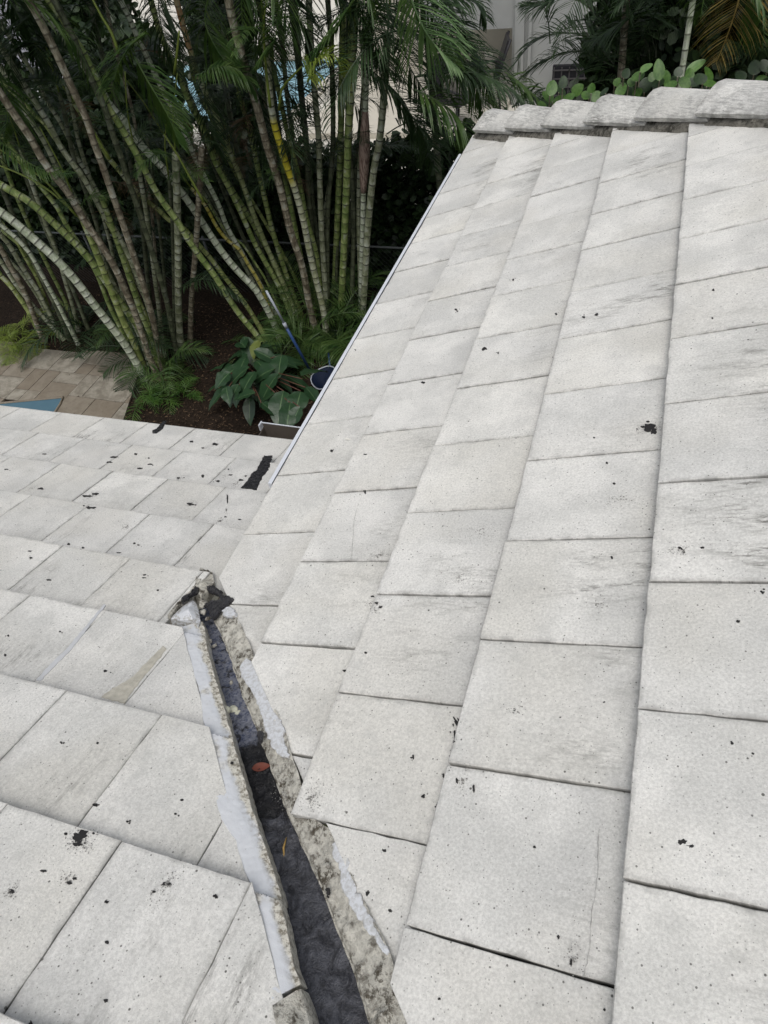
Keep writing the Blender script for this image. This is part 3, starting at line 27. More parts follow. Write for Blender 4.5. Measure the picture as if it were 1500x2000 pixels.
BIGLEAF = [((-3.078, 4.854, -2.82), (-3.548, 4.992, -2.88), 0.198), ((-2.96, 4.683, -2.82), (-3.145, 4.456, -2.95), 0.164), ((-3.169, 4.565, -2.82), (-3.249, 4.431, -2.88), 0.144), ((-2.847, 4.616, -2.82), (-2.896, 4.351, -2.95), 0.143), ((-2.649, 4.731, -2.82), (-2.891, 4.622, -2.88), 0.163), ((-2.548, 4.63, -2.82), (-2.696, 4.337, -2.95), 0.181), ((-2.376, 4.369, -2.82), (-2.3, 3.97, -2.88), 0.177), ((-2.174, 4.402, -2.82), (-2.135, 4.186, -2.95), 0.156), ((-2.208, 4.182, -2.82), (-2.126, 3.885, -2.88), 0.135), ((-2.955, 4.369, -2.82), (-2.981, 4.178, -2.95), 0.14), ((-3.337, 5.287, -2.82), (-3.07, 4.973, -2.88), 0.131), ((-3.082, 5.211, -2.82), (-3.099, 5.066, -2.95), 0.107), ((-2.686, 5.017, -2.82), (-2.634, 4.763, -2.88), 0.146), ((-2.241, 4.614, -2.82), (-2.132, 4.902, -2.95), 0.159), ((-2.138, 4.471, -2.82), (-1.978, 4.387, -2.88), 0.118), ((-2.662, 4.228, -2.82), (-2.81, 4.176, -2.95), 0.118), ((-2.548, 4.124, -2.82), (-2.432, 4.095, -2.88), 0.116), ((-2.054, 4.119, -2.82), (-2.092, 3.986, -2.95), 0.114), ((-3.073, 4.286, -2.82), (-3.031, 4.209, -2.88), 0.1), ((-2.465, 4.323, -2.82), (-2.617, 4.287, -2.95), 0.118)]
CLUSIA = [((1.028, 6.304, -0.258), 0.05, 0.055), ((1.139, 6.241, -0.259), 0.05, 0.085), ((0.97, 6.37, -0.341), 0.062, 0.051), ((1.038, 6.45, -0.438), 0.063, 0.073), ((1.448, 6.536, -0.327), 0.051, 0.087), ((0.922, 6.413, -0.398), 0.047, 0.047), ((0.862, 6.334, -0.307), 0.041, 0.041), ((0.837, 6.306, -0.429), 0.052, 0.073), ((0.427, 6.49, -0.478), 0.06, 0.06), ((0.254, 6.596, -0.507), 0.066, 0.044), ((0.614, 6.433, -0.521), 0.059, 0.059), ((0.215, 6.252, -0.381), 0.053, 0.074), ((1.288, 6.285, -0.36), 0.065, 0.04), ((1.211, 6.592, -0.427), 0.052, 0.063), ((1.406, 6.424, -0.358), 0.046, 0.061), ((1.489, 6.192, -0.322), 0.059, 0.059), ((1.563, 6.39, -0.352), 0.06, 0.07), ((1.376, 6.26, -0.371), 0.06, 0.05), ((1.148, 6.324, -0.385), 0.061, 0.041), ((0.372, 6.341, -0.495), 0.054, 0.054), ((0.528, 6.314, -0.468), 0.053, 0.048), ((0.909, 6.466, -0.495), 0.053, 0.053), ((0.262, 6.392, -0.531), 0.065, 0.044), ((0.171, 6.329, -0.478), 0.054, 0.065), ((0.678, 6.449, -0.484), 0.043, 0.043), ((0.782, 6.5, -0.425), 0.037, 0.037), ((1.258, 6.203, -0.367), 0.06, 0.045), ((1.447, 6.369, -0.403), 0.061, 0.04), ((1.576, 6.282, -0.387), 0.07, 0.04), ((1.096, 6.379, -0.355), 0.046, 0.046), ((1.304, 6.245, -0.281), 0.04, 0.04), ((0.982, 6.402, -0.493), 0.047, 0.047), ((0.117, 6.395, -0.574), 0.055, 0.044), ((0.302, 6.363, -0.371), 0.043, 0.053), ((0.572, 6.274, -0.401), 0.042, 0.042)]
PAVE = [(-8.53, 5.486), (-7.888, 5.465), (-7.298, 5.48), (-6.731, 5.248), (-5.713, 5.398), (-5.356, 4.992), (-4.866, 4.298), (-4.537, 3.901), (-4.538, 3.384), (-6.493, 3.195)]
POOL = [(-6.943, 4.013), (-6.682, 4.114), (-6.312, 4.232), (-5.86, 4.375), (-5.812, 4.241), (-5.775, 4.076), (-5.742, 3.832), (-6.646, 3.669)]
PETIOLES = [[(-3.488, 5.0, 0.371), (-3.487, 5.0, 0.527), (-3.527, 5.0, 0.642), (-3.568, 5.0, 0.808)], [(-4.225, 5.2, -0.623), (-4.278, 5.2, -0.41), (-4.32, 5.2, -0.191), (-4.382, 5.2, -0.017)], [(-4.816, 5.0, -1.152), (-5.018, 5.0, -0.776), (-5.251, 5.0, -0.59), (-5.48, 5.0, -0.406)], [(-4.839, 5.05, -1.194), (-5.068, 5.05, -0.91), (-5.323, 5.05, -0.746), (-5.668, 5.05, -0.612)], [(-3.376, 5.4, -1.146), (-3.454, 5.4, -0.873), (-3.52, 5.4, -0.639), (-3.597, 5.4, -0.448)], [(-3.254, 5.4, 0.084), (-3.203, 5.4, 0.167), (-3.122, 5.4, 0.309), (-3.058, 5.4, 0.426)], [(-2.468, 5.7, -0.319), (-2.427, 5.7, -0.008), (-2.362, 5.7, 0.319), (-2.273, 5.7, 0.546)], [(-2.432, 5.8, -0.377), (-2.356, 5.8, -0.195), (-2.218, 5.8, -0.088), (-2.089, 5.8, -0.005)]]
scene = bpy.context.scene
C = scene.collection
# ------------------------------------------------------------------ camera, sky, sun, exposure
CAM_LOC = CAM['loc']; r0, r1, r2 = CAM['R']
cam_d = bpy.data.cameras.new('camera'); cam = bpy.data.objects.new('camera', cam_d); C.objects.link(cam)
m = Matrix(((r0[0], -r1[0], -r2[0]), (r0[1], -r1[1], -r2[1]), (r0[2], -r1[2], -r2[2]))).to_4x4()
m.translation = Vector(CAM_LOC); cam.matrix_world = m
cam_d.sensor_fit = 'VERTICAL'; cam_d.sensor_height = 24.0
cam_d.lens = CAM['f'] / 2000.0 * 24.0
cam_d.clip_start = 0.05; cam_d.clip_end = 300
scene.camera = cam
SUN_EL, SUN_AZ = math.radians(66), math.radians(75)     # azimuth measured from +X towards -Y
w = bpy.data.worlds.new('World'); scene.world = w; w.use_nodes = True
nt = w.node_tree; nt.nodes.clear()
sky = nt.nodes.new('ShaderNodeTexSky'); sky.sky_type = 'NISHITA'; sky.sun_disc = False
sky.sun_elevation = SUN_EL; sky.sun_rotation = math.radians(90) + SUN_AZ
sky.air_density = 1.2; sky.dust_density = 4.0
hs = nt.nodes.new('ShaderNodeHueSaturation'); hs.inputs['Saturation'].default_value = 0.34
bg = nt.nodes.new('ShaderNodeBackground'); bg.inputs['Strength'].default_value = 0.14
ow = nt.nodes.new('ShaderNodeOutputWorld')
nt.links.new(sky.outputs[0], hs.inputs['Color']); nt.links.new(hs.outputs[0], bg.inputs[0]); nt.links.new(bg.outputs[0], ow.inputs[0])
sd = bpy.data.lights.new('sun', 'SUN'); sd.energy = 1.12; sd.angle = math.radians(50); sd.color = (1.0, 0.965, 0.91)
sun = bpy.data.objects.new('sun', sd); C.objects.link(sun)
sdir = Vector((math.cos(SUN_EL) * math.cos(SUN_AZ), -math.cos(SUN_EL) * math.sin(SUN_AZ), math.sin(SUN_EL)))
sun.rotation_euler = sdir.to_track_quat('Z', 'Y').to_euler()
scene.view_settings.view_transform = 'Standard'; scene.view_settings.look = 'None'
scene.view_settings.exposure = 0.0; scene.view_settings.gamma = 1.0
scene.view_settings.use_curve_mapping = False
scene.render.engine = 'CYCLES'
scene.cycles.max_bounces = 6; scene.cycles.diffuse_bounces = 3; scene.cycles.transparent_max_bounces = 8

# ------------------------------------------------------------------ helpers
def link(name, me, mat=None, parent=None, loc=None):
    o = bpy.data.objects.new(name, me); C.objects.link(o)
    if mat is not None and not me.materials: me.materials.append(mat)
    if parent is not None: o.parent = parent
    if loc is not None: o.location = loc
    return o
def mesh(name, vs, fs, smooth=False):
    me = bpy.data.meshes.new(name); me.from_pydata([tuple(v) for v in vs], [], fs); me.update()
    if smooth: me.polygons.foreach_set('use_smooth', [True] * len(me.polygons))
    return me
def thing(name, label, cat, loc=(0, 0, 0), group=None):
    o = bpy.data.objects.new(name, None); C.objects.link(o); o.location = loc; o.empty_display_size = .1
    o['label'] = label; o['category'] = cat
    if group: o['group'] = group
    return o
def tag(o, label, cat, group=None):
    o['label'] = label; o['category'] = cat
    if group: o['group'] = group
    return o
def box_data(x0, y0, z0, x1, y1, z1, vs, fs):
    b = len(vs)
    vs += [(x0,y0,z0),(x1,y0,z0),(x1,y1,z0),(x0,y1,z0),(x0,y0,z1),(x1,y0,z1),(x1,y1,z1),(x0,y1,z1)]
    fs += [tuple(b+i for i in f) for f in ((3,2,1,0),(4,5,6,7),(0,1,5,4),(1,2,6,5),(2,3,7,6),(3,0,4,7))]
def tube(pts, rad, sides=8, vs=None, fs=None, cap=True):
    vs = [] if vs is None else vs; fs = [] if fs is None else fs
    pts = [Vector(p) for p in pts]; n = len(pts); base = len(vs)
    up = Vector((0.3, 1, 0.1))
    for i, p in enumerate(pts):
        d = (pts[min(i+1, n-1)] - pts[max(i-1, 0)]).normalized()
        a = d.cross(up).normalized(); b = d.cross(a)
        r = rad[i] if isinstance(rad, (list, tuple)) else rad
        for k in range(sides):
            t = 2*math.pi*k/sides; vs.append(p + a*math.cos(t)*r + b*math.sin(t)*r)
    for i in range(n-1):
        for k in range(sides):
            k2 = (k+1) % sides
            fs.append((base+i*sides+k, base+i*sides+k2, base+(i+1)*sides+k2, base+(i+1)*sides+k))
    if cap:
        fs.append(tuple(base+k for k in range(sides))[::-1]); fs.append(tuple(base+(n-1)*sides+k for k in range(sides)))
    return vs, fs
def resample(pts, step):
    pts = [Vector(p) for p in pts]; out = []; ext = [pts[0]*2-pts[1]] + pts + [pts[-1]*2-pts[-2]]
    for i in range(1, len(ext)-2):
        a, b, c, d = ext[i-1:i+3]; n = max(1, int((c-b).length/step+.5))
        for k in range(n):
            t = k/n; out.append(.5*((2*b)+(c-a)*t+(2*a-5*b+4*c-d)*t*t+(3*b-a-3*c+d)*t**3))
    out.append(pts[-1]); return out

# ------------------------------------------------------------------ materials
class M:
    def __init__(s, name, rough=.8, spec=.3):
        s.m = bpy.data.materials.new(name); s.m.use_nodes = True; s.t = s.m.node_tree; s.n = s.t.nodes; s.n.clear()
        s.b = s.n.new('ShaderNodeBsdfPrincipled'); s.o = s.n.new('ShaderNodeOutputMaterial')
        s.t.links.new(s.b.outputs[0], s.o.inputs[0]); s.b.inputs['Roughness'].default_value = rough
        s.b.inputs['Specular IOR Level'].default_value = spec
    def L(s, a, b): s.t.links.new(a, b)
    def val(s, x):
        return x
    def setin(s, sock, x):
        if hasattr(x, 'is_linked') or hasattr(x, 'links'): s.L(x, sock)
        else: sock.default_value = x if not (isinstance(x, tuple) and len(x) == 3 and sock.type == 'RGBA') else (*x, 1)
    def math(s, op, a, b=0.0, c=None, clamp=False):
        n = s.n.new('ShaderNodeMath'); n.operation = op; n.use_clamp = clamp
        s.setin(n.inputs[0], a); s.setin(n.inputs[1], b)
        if c is not None: s.setin(n.inputs[2], c)
        return n.outputs[0]
    def ramp(s, x, lo, hi, a=0.0, b=1.0):
        n = s.n.new('ShaderNodeMapRange'); n.interpolation_type = 'SMOOTHSTEP'
        s.setin(n.inputs[0], x); n.inputs[1].default_value = lo; n.inputs[2].default_value = hi
        n.inputs[3].default_value = a; n.inputs[4].default_value = b; return n.outputs[0]
    def mix(s, f, a, b, mode='MIX'):
        n = s.n.new('ShaderNodeMix'); n.data_type = 'RGBA'; n.blend_type = mode
        s.setin(n.inputs[0], f); s.setin(n.inputs[6], a); s.setin(n.inputs[7], b); return n.outputs[2]
    def coord(s, which='Object', scale=(1, 1, 1), rnd=True):
        tc = s.n.new('ShaderNodeTexCoord'); v = tc.outputs[which]
        mp = s.n.new('ShaderNodeMapping'); mp.inputs['Scale'].default_value = scale; s.L(v, mp.inputs[0])
        if rnd:
            oi = s.n.new('ShaderNodeObjectInfo'); mu = s.n.new('ShaderNodeVectorMath'); mu.operation = 'SCALE'
            mu.inputs[0].default_value = (37.0, 71.0, 53.0); s.L(oi.outputs['Random'], mu.inputs['Scale'])
            s.L(mu.outputs[0], mp.inputs['Location'])
        return mp.outputs[0]
    def rand(s): return s.n.new('ShaderNodeObjectInfo').outputs['Random']
    def noise(s, v, scale, detail=3, rough=.55, dist=0):
        n = s.n.new('ShaderNodeTexNoise'); s.L(v, n.inputs['Vector']); n.inputs['Scale'].default_value = scale
        n.inputs['Detail'].default_value = detail; n.inputs['Roughness'].default_value = rough; n.inputs['Distortion'].default_value = dist
        return n.outputs['Fac']
    def vor(s, v, scale, feature='F1'):
        n = s.n.new('ShaderNodeTexVoronoi'); n.feature = feature; s.L(v, n.inputs['Vector']); n.inputs['Scale'].default_value = scale
        return n
    def attr(s, name):
        n = s.n.new('ShaderNodeAttribute'); n.attribute_name = name; return n.outputs['Fac']
    def bump(s, h, strength=.3, dist=.01, prev=None):
        n = s.n.new('ShaderNodeBump'); n.inputs['Strength'].default_value = strength; n.inputs['Distance'].default_value = dist
        s.L(h, n.inputs['Height'])
        if prev is not None: s.L(prev, n.inputs['Normal'])
        s.L(n.outputs[0], s.b.inputs['Normal']); return n.outputs[0]
    def color(s, x): s.setin(s.b.inputs['Base Color'], x)
    def rough(s, x): s.setin(s.b.inputs['Roughness'], x)

def simple(name, col, rough=.7, spec=.3, var=.15, scale=8, bump=0, metal=0):
    k = M(name, rough, spec); v = k.coord(); n = k.noise(v, scale, 4)
    k.color(k.mix(n, tuple(c*(1-var*1.5) for c in col), tuple(c*(1+var*1.5) for c in col)))
    if bump: k.bump(k.noise(v, scale*8, 4), bump, .004)
    k.b.inputs['Metallic'].default_value = metal
    return k.m

def tile_material(name, dirt=1.0, hip=False):
    k = M(name, .85, .2)
    uv = k.coord('UV', rnd=True); ob = uv
    cloud = k.noise(uv, 4.2, 3, .55); fine = k.noise(uv, 170, 4, .75); mid = k.noise(uv, 22, 5, .65)
    base = k.mix(k.ramp(cloud, .36, .64), TILE_A, TILE_B)
    base = k.mix(k.math('MULTIPLY', k.ramp(k.attr('up'), .35, 1.0), k.ramp(k.noise(uv, 7, 4, .6), .35, .65, 0, .5)), base, (.44, .44, .43))
    # warm and cool washes, tile to tile shift
    base = k.mix(k.ramp(k.noise(uv, 2.3, 2), .45, .7, 0, .5), base, (.585, .57, .52))
    oi = k.rand(); base = k.mix(1.0, base, k.mix(oi, (.955, .955, .96), (1.035, 1.03, 1.02)), 'MULTIPLY')
    g = k.ramp(fine, .32, .68, .83, 1.10)
    cg = k.n.new('ShaderNodeCombineColor'); [k.L(g, cg.inputs[i]) for i in range(3)]
    base = k.mix(1.0, base, cg.outputs[0], 'MULTIPLY')
    base = k.mix(k.ramp(mid, .5, .72, 0, .3), base, (.43, .43, .41))
    # algae streaks that follow the run-off, strongest under the next course
    st = k.n.new('ShaderNodeMapping'); st.inputs['Scale'].default_value = (.35, 1.5, 1); k.L(uv, st.inputs[0])
    a1 = k.noise(st.outputs[0], 11, 6, .7, .6); a2 = k.noise(st.outputs[0], 70, 5, .75); a3 = k.noise(uv, 2.6, 2)
    hi = k.attr('up')
    m1 = k.math('MULTIPLY', k.ramp(a1, .42, .68), k.ramp(a3, .46, .66))
    m1 = k.math('MULTIPLY', m1, k.ramp(hi, .1, .95, .25, 1.0))
    m1 = k.math('MULTIPLY', m1, k.ramp(a2, .42, .58, .05, 1))
    base = k.mix(k.math('MULTIPLY', k.math('MULTIPLY', m1, k.ramp(k.math('FRACT', k.math('MULTIPLY', oi, 7.31)), .2, 1.0, .45, 1.7)), 1.0*dirt, clamp=True), base, (.19, .185, .17))
    if hip:
        base = k.mix(k.math('MULTIPLY', k.ramp(a2, .40, .62), k.ramp(k.noise(uv, 5, 4, .6), .32, .62, .25, .85)), base, (.27, .27, .26))
    # dirt in the edges
    e = k.attr('edge'); em = k.math('MULTIPLY', e, k.ramp(mid, .38, .66, .1, .8))
    base = k.mix(em, base, (.27, .265, .25))
    # dark specks of several sizes
    for sc, th, pr, amt in ((190, .30, .30, .5), (105, .22, .30, .8), (48, .15, .18, .9), (22, .075, .12, .95)):
        v = k.vor(uv, sc); cs = k.n.new('ShaderNodeSeparateColor'); k.L(v.outputs['Color'], cs.inputs[0])
        on = k.math('LESS_THAN', cs.outputs[0], pr); sz = k.math('MULTIPLY', cs.outputs[1], th)
        d = k.math('SUBTRACT', sz, v.outputs['Distance']); f = k.ramp(d, -.01, .03)
        base = k.mix(k.math('MULTIPLY', k.math('MULTIPLY', f, on), amt), base, (.09, .088, .08))
    k.color(base)
    b = k.bump(k.noise(uv, 260, 4, .7), .55, .0022); b = k.bump(k.noise(uv, 34, 4, .6), .12, .004, b)
    k.bump(k.noise(uv, 6, 2, .5), .3, .02, b)
    k.rough(k.ramp(mid, .3, .7, .78, .92))
    return k.m
TILE_A = (.59, .588, .562); TILE_B = (.715, .708, .675)
MT = tile_material('worn_white_concrete')
MHIP = tile_material('weathered_hip_concrete', 2.2, True)

def mortar_material(name, light=(.66, .64, .57), dirtc=(.085, .073, .055), lo=.45, hi=.57):
    k = M(name, .92, .2); v = k.coord()
    n1 = k.noise(v, 14, 6, .7, .5); n2 = k.noise(v, 55, 6, .75); n3 = k.noise(v, 200, 4, .7)
    c = k.mix(k.ramp(n1, .35, .65), light, tuple(x*.82 for x in light))
    c = k.mix(k.math('MULTIPLY', k.ramp(n2, lo, hi), k.ramp(n1, .4, .6, .25, 1)), c, dirtc)
    c = k.mix(k.ramp(n3, .5, .7, 0, .4), c, (.3, .28, .23)); k.color(c)
    b = k.bump(n2, .9, .012); k.bump(n3, .6, .003, b)
    return k.m
MMORT = mortar_material('dirty_mortar')
MHM = mortar_material('blackened_mortar', (.27, .255, .22), (.05, .048, .04), .4, .58)
def coat_material():
    k = M('white_elastomeric_coating', .6, .35); v = k.coord()
    n = k.noise(v, 18, 5, .6); n2 = k.noise(v, 90, 5, .75)
    c = k.mix(n, (.54, .565, .60), (.64, .65, .665)); c = k.mix(k.ramp(n2, .62, .74, 0, .6), c, (.25, .24, .21))
    e = k.attr('edge'); c = k.mix(k.math('MULTIPLY', e, k.ramp(n2, .42, .6, 0, .75)), c, (.24, .22, .18))
    al = k.attr('along'); pt = k.ramp(k.math('ADD', k.math('MULTIPLY', k.noise(v, 7, 4, .6), .75), k.math('MULTIPLY', e, .22)), .42, .52)
    pt = k.math('MULTIPLY', pt, k.ramp(al, .01, .05)); cream = k.mix(k.ramp(n2, .44, .62), (.60, .58, .51), (.2, .18, .14)); c = k.mix(pt, c, cream)
    k.color(c); b = k.bump(n, .3, .003); k.bump(n2, .45, .002, b); return k.m
MCOAT = coat_material()
def tar_material():
    k = M('bitumen_in_valley', .4, .5); v = k.coord(); t = k.attr('along')
    n = k.noise(v, 26, 6, .7, .8); n2 = k.noise(v, 80, 5, .7); tt = k.math('ADD', t, k.math('MULTIPLY', k.math('SUBTRACT', n, .5), .10))
    blue = k.mix(k.ramp(n2, .35, .65), (.07, .085, .14), (.21, .22, .26)); black = k.mix(k.ramp(n2, .5, .7), (.007, .007, .009), (.03, .03, .034))
    mud = k.mix(k.ramp(n, .35, .65), (.022, .023, .029), (.10, .104, .122)); mud = k.mix(k.ramp(n2, .56, .7), mud, (.03, .03, .033))
    s1 = k.ramp(tt, .42, .45); s2 = k.ramp(tt, .60, .63)
    blue = k.mix(k.ramp(n, .53, .60, 0, .9), blue, black)
    k.color(k.mix(s2, k.mix(s1, blue, black), mud))
    bl = k.math('MULTIPLY', s1, k.math('SUBTRACT', 1.0, s2))
    k.rough(k.math('SUBTRACT', k.ramp(n2, .4, .62, .22, .5), k.math('MULTIPLY', bl, .22)))
    b = k.bump(n, .8, .02); k.bump(n2, .6, .006, b); return k.m
MTARV = tar_material()
def glossy_tar():
    k = M('black_roof_tar', .3, .5); v = k.coord(); n = k.noise(v, 60, 5, .7, .5); k.color(k.mix(n, (.004, .004, .006), (.022, .021, .026)))
    k.rough(k.ramp(n, .4, .6, .12, .45)); k.b.inputs['Specular IOR Level'].default_value = .7; k.bump(n, 1.0, .014); return k.m
MTAR = glossy_tar()
MSPOT = simple('dull_tar_spot', (.022, .021, .021), .6, .3, .3, 90, .4)
def soot_material():
    k = M('sooty_smudge', .9, .1); v = k.coord(); n = k.noise(v, 170, 5, .8)
    k.color(k.mix(k.ramp(n, .42, .56), (.05, .048, .045), (.5, .5, .48))); return k.m
MSOOT = soot_material()
MDECK = simple('black_underlayment', (.02, .02, .021), .8, .2, .3, 20, .3)
MMETAL = simple('white_painted_metal', (.62, .65, .70), .35, .5, .05, 14)
MFASC = simple('grey_brown_fascia', (.14, .125, .11), .7, .3, .2, 12)
MGUT = simple('dull_brown_gutter', (.10, .085, .072), .6, .4, .25, 12)
MWALL = simple('shaded_white_stucco', (.33, .34, .335), .9, .2, .05, 5, .2)  # neighbour's white wall, with its shade mixed into the grey base colour
MBEIGE = simple('beige_stucco', (.55, .52, .45), .9, .2, .06, 5, .2)

def stem_material(kind):
    P = dict(green=((.13,.19,.05),(.29,.34,.13)), white=((.32,.37,.25),(.56,.59,.48)), grey=((.16,.18,.10),(.36,.38,.27)),
             brown=((.11,.09,.06),(.33,.30,.22)), lime=((.16,.21,.055),(.34,.38,.15)), yellow=((.42,.36,.05),(.46,.42,.14)),
             dark=((.045,.055,.03),(.12,.135,.08)), orangetop=((.17,.20,.08),(.34,.38,.20)), yellowband=((.27,.29,.16),(.46,.47,.36)))[kind]
    k = M('cane_'+kind, .6, .35); v = k.coord(); al = k.attr('along'); nd = k.attr('node')
    st = k.n.new('ShaderNodeMapping'); st.inputs['Scale'].default_value = (1, 1, .25); k.L(v, st.inputs[0])
    n = k.noise(st.outputs[0], 26, 5, .7); n2 = k.noise(v, 9, 4, .6); n3 = k.noise(st.outputs[0], 90, 4, .7)
    c = k.mix(k.ramp(k.math('ADD', k.math('MULTIPLY', n, .55), k.math('MULTIPLY', n2, .45)), .4, .6), P[0], P[1])
    c = k.mix(k.ramp(n2, .55, .66, 0, .55), c, (.40,.43,.38) if kind != 'dark' else (.12,.13,.11))
    c = k.mix(k.ramp(n3, .54, .68, 0, .75), c, tuple(x*.4 for x in P[0]))
    if kind == 'brown':
        c = k.mix(k.ramp(n, .58, .66, 0, .7), c, (.38,.35,.28))
    if kind == 'yellowband':
        b = k.math('MULTIPLY', k.ramp(al, 2.15, 2.3), k.ramp(al, 2.85, 2.95, 1, 0)); c = k.mix(b, c, k.mix(n, (.5,.42,.02),(.36,.33,.04)))
    if kind == 'orangetop':
        b = k.ramp(al, 3.35, 3.6); c = k.mix(b, c, k.mix(k.ramp(n,.4,.6), (.42,.20,.085),(.40,.34,.2)))
    c = k.mix(k.math('MULTIPLY', nd, k.ramp(n2, .3, .6, .4, .9)), c, (.022,.021,.016) if kind != 'brown' else (.06,.05,.035))
    k.color(c); k.bump(n3, .4, .003); return k.m
MST = {x: stem_material(x) for x in ('green','white','grey','brown','lime','yellow','dark','orangetop','yellowband')}
def leaf_material(name, a, b, rough=.45, spec=.4, trans=.25):
    k = M(name, rough, spec); v = k.coord(); n = k.noise(v, 5, 3)
    k.color(k.mix(k.ramp(n, .35, .65), a, b)); tr = k.n.new('ShaderNodeBsdfTranslucent'); tr.inputs[0].default_value = (b[0]*1.3, b[1]*1.5, b[2]*.7, 1)
    mx = k.n.new('ShaderNodeMixShader'); mx.inputs[0].default_value = trans
    k.L(k.b.outputs[0], mx.inputs[1]); k.L(tr.outputs[0], mx.inputs[2]); k.L(mx.outputs[0], k.o.inputs[0]); return k.m
ML = dict(dark=leaf_material('frond_dark', (.014,.032,.012), (.035,.066,.024), .5), mid=leaf_material('frond_mid', (.035,.08,.02), (.08,.135,.035)),
          bright=leaf_material('frond_bright', (.09,.16,.06), (.15,.23,.10)), lime=leaf_material('frond_lime', (.12,.18,.02), (.19,.24,.045)),
          yellow=leaf_material('frond_yellow', (.16,.115,.035), (.28,.21,.07)), seed=leaf_material('frond_seedling', (.04,.10,.018), (.085,.17,.03)),
          brown=leaf_material('dead_frond', (.07,.05,.035), (.14,.10,.07), .8, .1))
MCLU = leaf_material('clusia_leaf', (.07,.13,.045), (.13,.20,.08), .4, .45, .15)
MHEDGE = leaf_material('hedge_leaf', (.012,.026,.010), (.032,.058,.02), .45, .4, .1)
MPET = simple('green_petiole', (.13,.17,.03), .5, .3, .2, 10)
# ------------------------------------------------------------------ ground and setting
ZG = -3.4
def ground_material(name, a, b, c, s=30, bump=.8):
    k = M(name, .95, .1); v = k.coord(rnd=False); n = k.noise(v, s, 6, .7); n2 = k.noise(v, 2.5, 3)
    col = k.mix(k.ramp(n, .35, .6), a, b); col = k.mix(k.ramp(n, .62, .7), col, c); col = k.mix(k.ramp(n2, .4, .7, 0, .4), col, a)
    k.color(col); k.bump(n, bump, .03); return k.m
def sheet(name, x0, y0, x1, y1, z, mat, nx=1, ny=1, hf=None):
    vs = []; fs = []
    for j in range(ny+1):
        for i in range(nx+1):
            x = x0+(x1-x0)*i/nx; y = y0+(y1-y0)*j/ny; vs.append((x, y, z+(hf(x, y) if hf else 0)))
    for j in range(ny):
        for i in range(nx):
            a = j*(nx+1)+i; fs.append((a, a+1, a+nx+2, a+nx+1))
    o = link(name, mesh(name, vs, fs, True), mat); o['kind'] = 'structure'; return o
MSOIL = ground_material('brown_mulch', (.012,.009,.007), (.035,.025,.018), (.09,.065,.045))
sheet('ground', -60, -40, 60, 90, ZG-.06, ground_material('dry_grass_soil', (.05,.055,.03), (.08,.085,.04), (.12,.11,.07), 12, .5))
sheet('mulch_bed', -14, .8, 6, 8.4, ZG-.035, MSOIL, 100, 40, lambda x, y: .03*noise.noise(Vector((x*1.3, y*1.3, 0)))+.012*noise.noise(Vector((x*6, y*6, 3))))
# neighbour's pale patio behind the hedge, with a pool let into it
k = M('pale_patio_concrete', .9, .2); v = k.coord(rnd=False); n = k.noise(v, 3, 4); k.color(k.mix(n, (.55,.53,.47), (.68,.66,.6)))
pat = sheet('patio', -24, 8.4, 14, 30, ZG-.0, k.m)
kw = M('pool_water', .12, .5); v = kw.coord(rnd=False); kw.color(kw.mix(kw.noise(v, 1.2, 3), (.20,.42,.52), (.30,.55,.64))); kw.bump(kw.noise(v, 4, 3), .25, .03)
pl = sheet('pool_water', -13, 14.2, -6.9, 18.6, ZG+.012, kw.m)
vs = []; fs = []
for (a, b, c2, d) in ((-13.3,13.9,-6.9,14.2), (-13.3,18.6,-6.9,18.9), (-13.3,14.2,-13,18.6), (-6.9,14.2,-6.6,18.6)): box_data(a, b, ZG-.02, c2, d, ZG+.05, vs, fs)
cp = link('pool_coping', mesh('pool_coping', vs, fs), MBEIGE); cp['kind'] = 'structure'

def clip(poly, f):
    out = []
    for i in range(len(poly)):
        a, b = poly[i], poly[(i+1) % len(poly)]; fa, fb = f(*a), f(*b)
        if fa >= 0: out.append(a)
        if (fa >= 0) != (fb >= 0):
            t = fa/(fa-fb); out.append((a[0]+(b[0]-a[0])*t, a[1]+(b[1]-a[1])*t))
    return out
def area(p): return .5*sum(p[i][0]*p[(i+1)%len(p)][1]-p[(i+1)%len(p)][0]*p[i][1] for i in range(len(p)))
# travertine paving built stone by stone
def trav():
    k = M('travertine', .75, .3); v = k.coord(); n = k.noise(v, 6, 6, .7, .4); n2 = k.noise(v, 40, 5, .7); r = k.rand()
    c = k.mix(k.ramp(n, .35, .65), (.20,.18,.145), (.34,.315,.265)); c = k.mix(k.ramp(r, 0, 1, 0, .75), c, (.19,.155,.115))
    c = k.mix(k.ramp(n2, .6, .7, 0, .7), c, (.09,.075,.055)); k.color(c); k.bump(n2, .4, .004); return k.m
MTRAV = trav()
def inside(px, py, poly):
    r = False; j = len(poly)-1
    for i in range(len(poly)):
        xi, yi = poly[i]; xj, yj = poly[j]
        if (yi > py) != (yj > py) and px < (xj-xi)*(py-yi)/(yj-yi)+xi: r = not r
        j = i
    return r
terr = thing('paved_terrace', 'brown travertine paving stones beside the palms at the pool corner', 'paving', (0, 0, 0)); terr['kind'] = 'structure'; del terr['category']
link('mortar_base', mesh('mortar_base', [(x, y, ZG-.02) for x, y in PAVE], [tuple(range(len(PAVE)))]), MSOIL, terr)
CELL = .23; NX, NY = 26, 14; ox, oy = -10.2, 2.6
PAVE2 = [(-10.5, 5.9), (-4.9, 5.9), (-4.0, 3.2), (-4.2, 2.2), (-10.5, 2.2)]
_old = [(-10.5, 5.5)] + [q for q in PAVE if q[0] > -8] + [(-4.6, 2.2), (-10.5, 2.2)]
occ = set(); sizes = [(3,2),(2,2),(3,2),(1,2),(2,1),(2,2),(1,1)]
random.seed(11); npv = 0
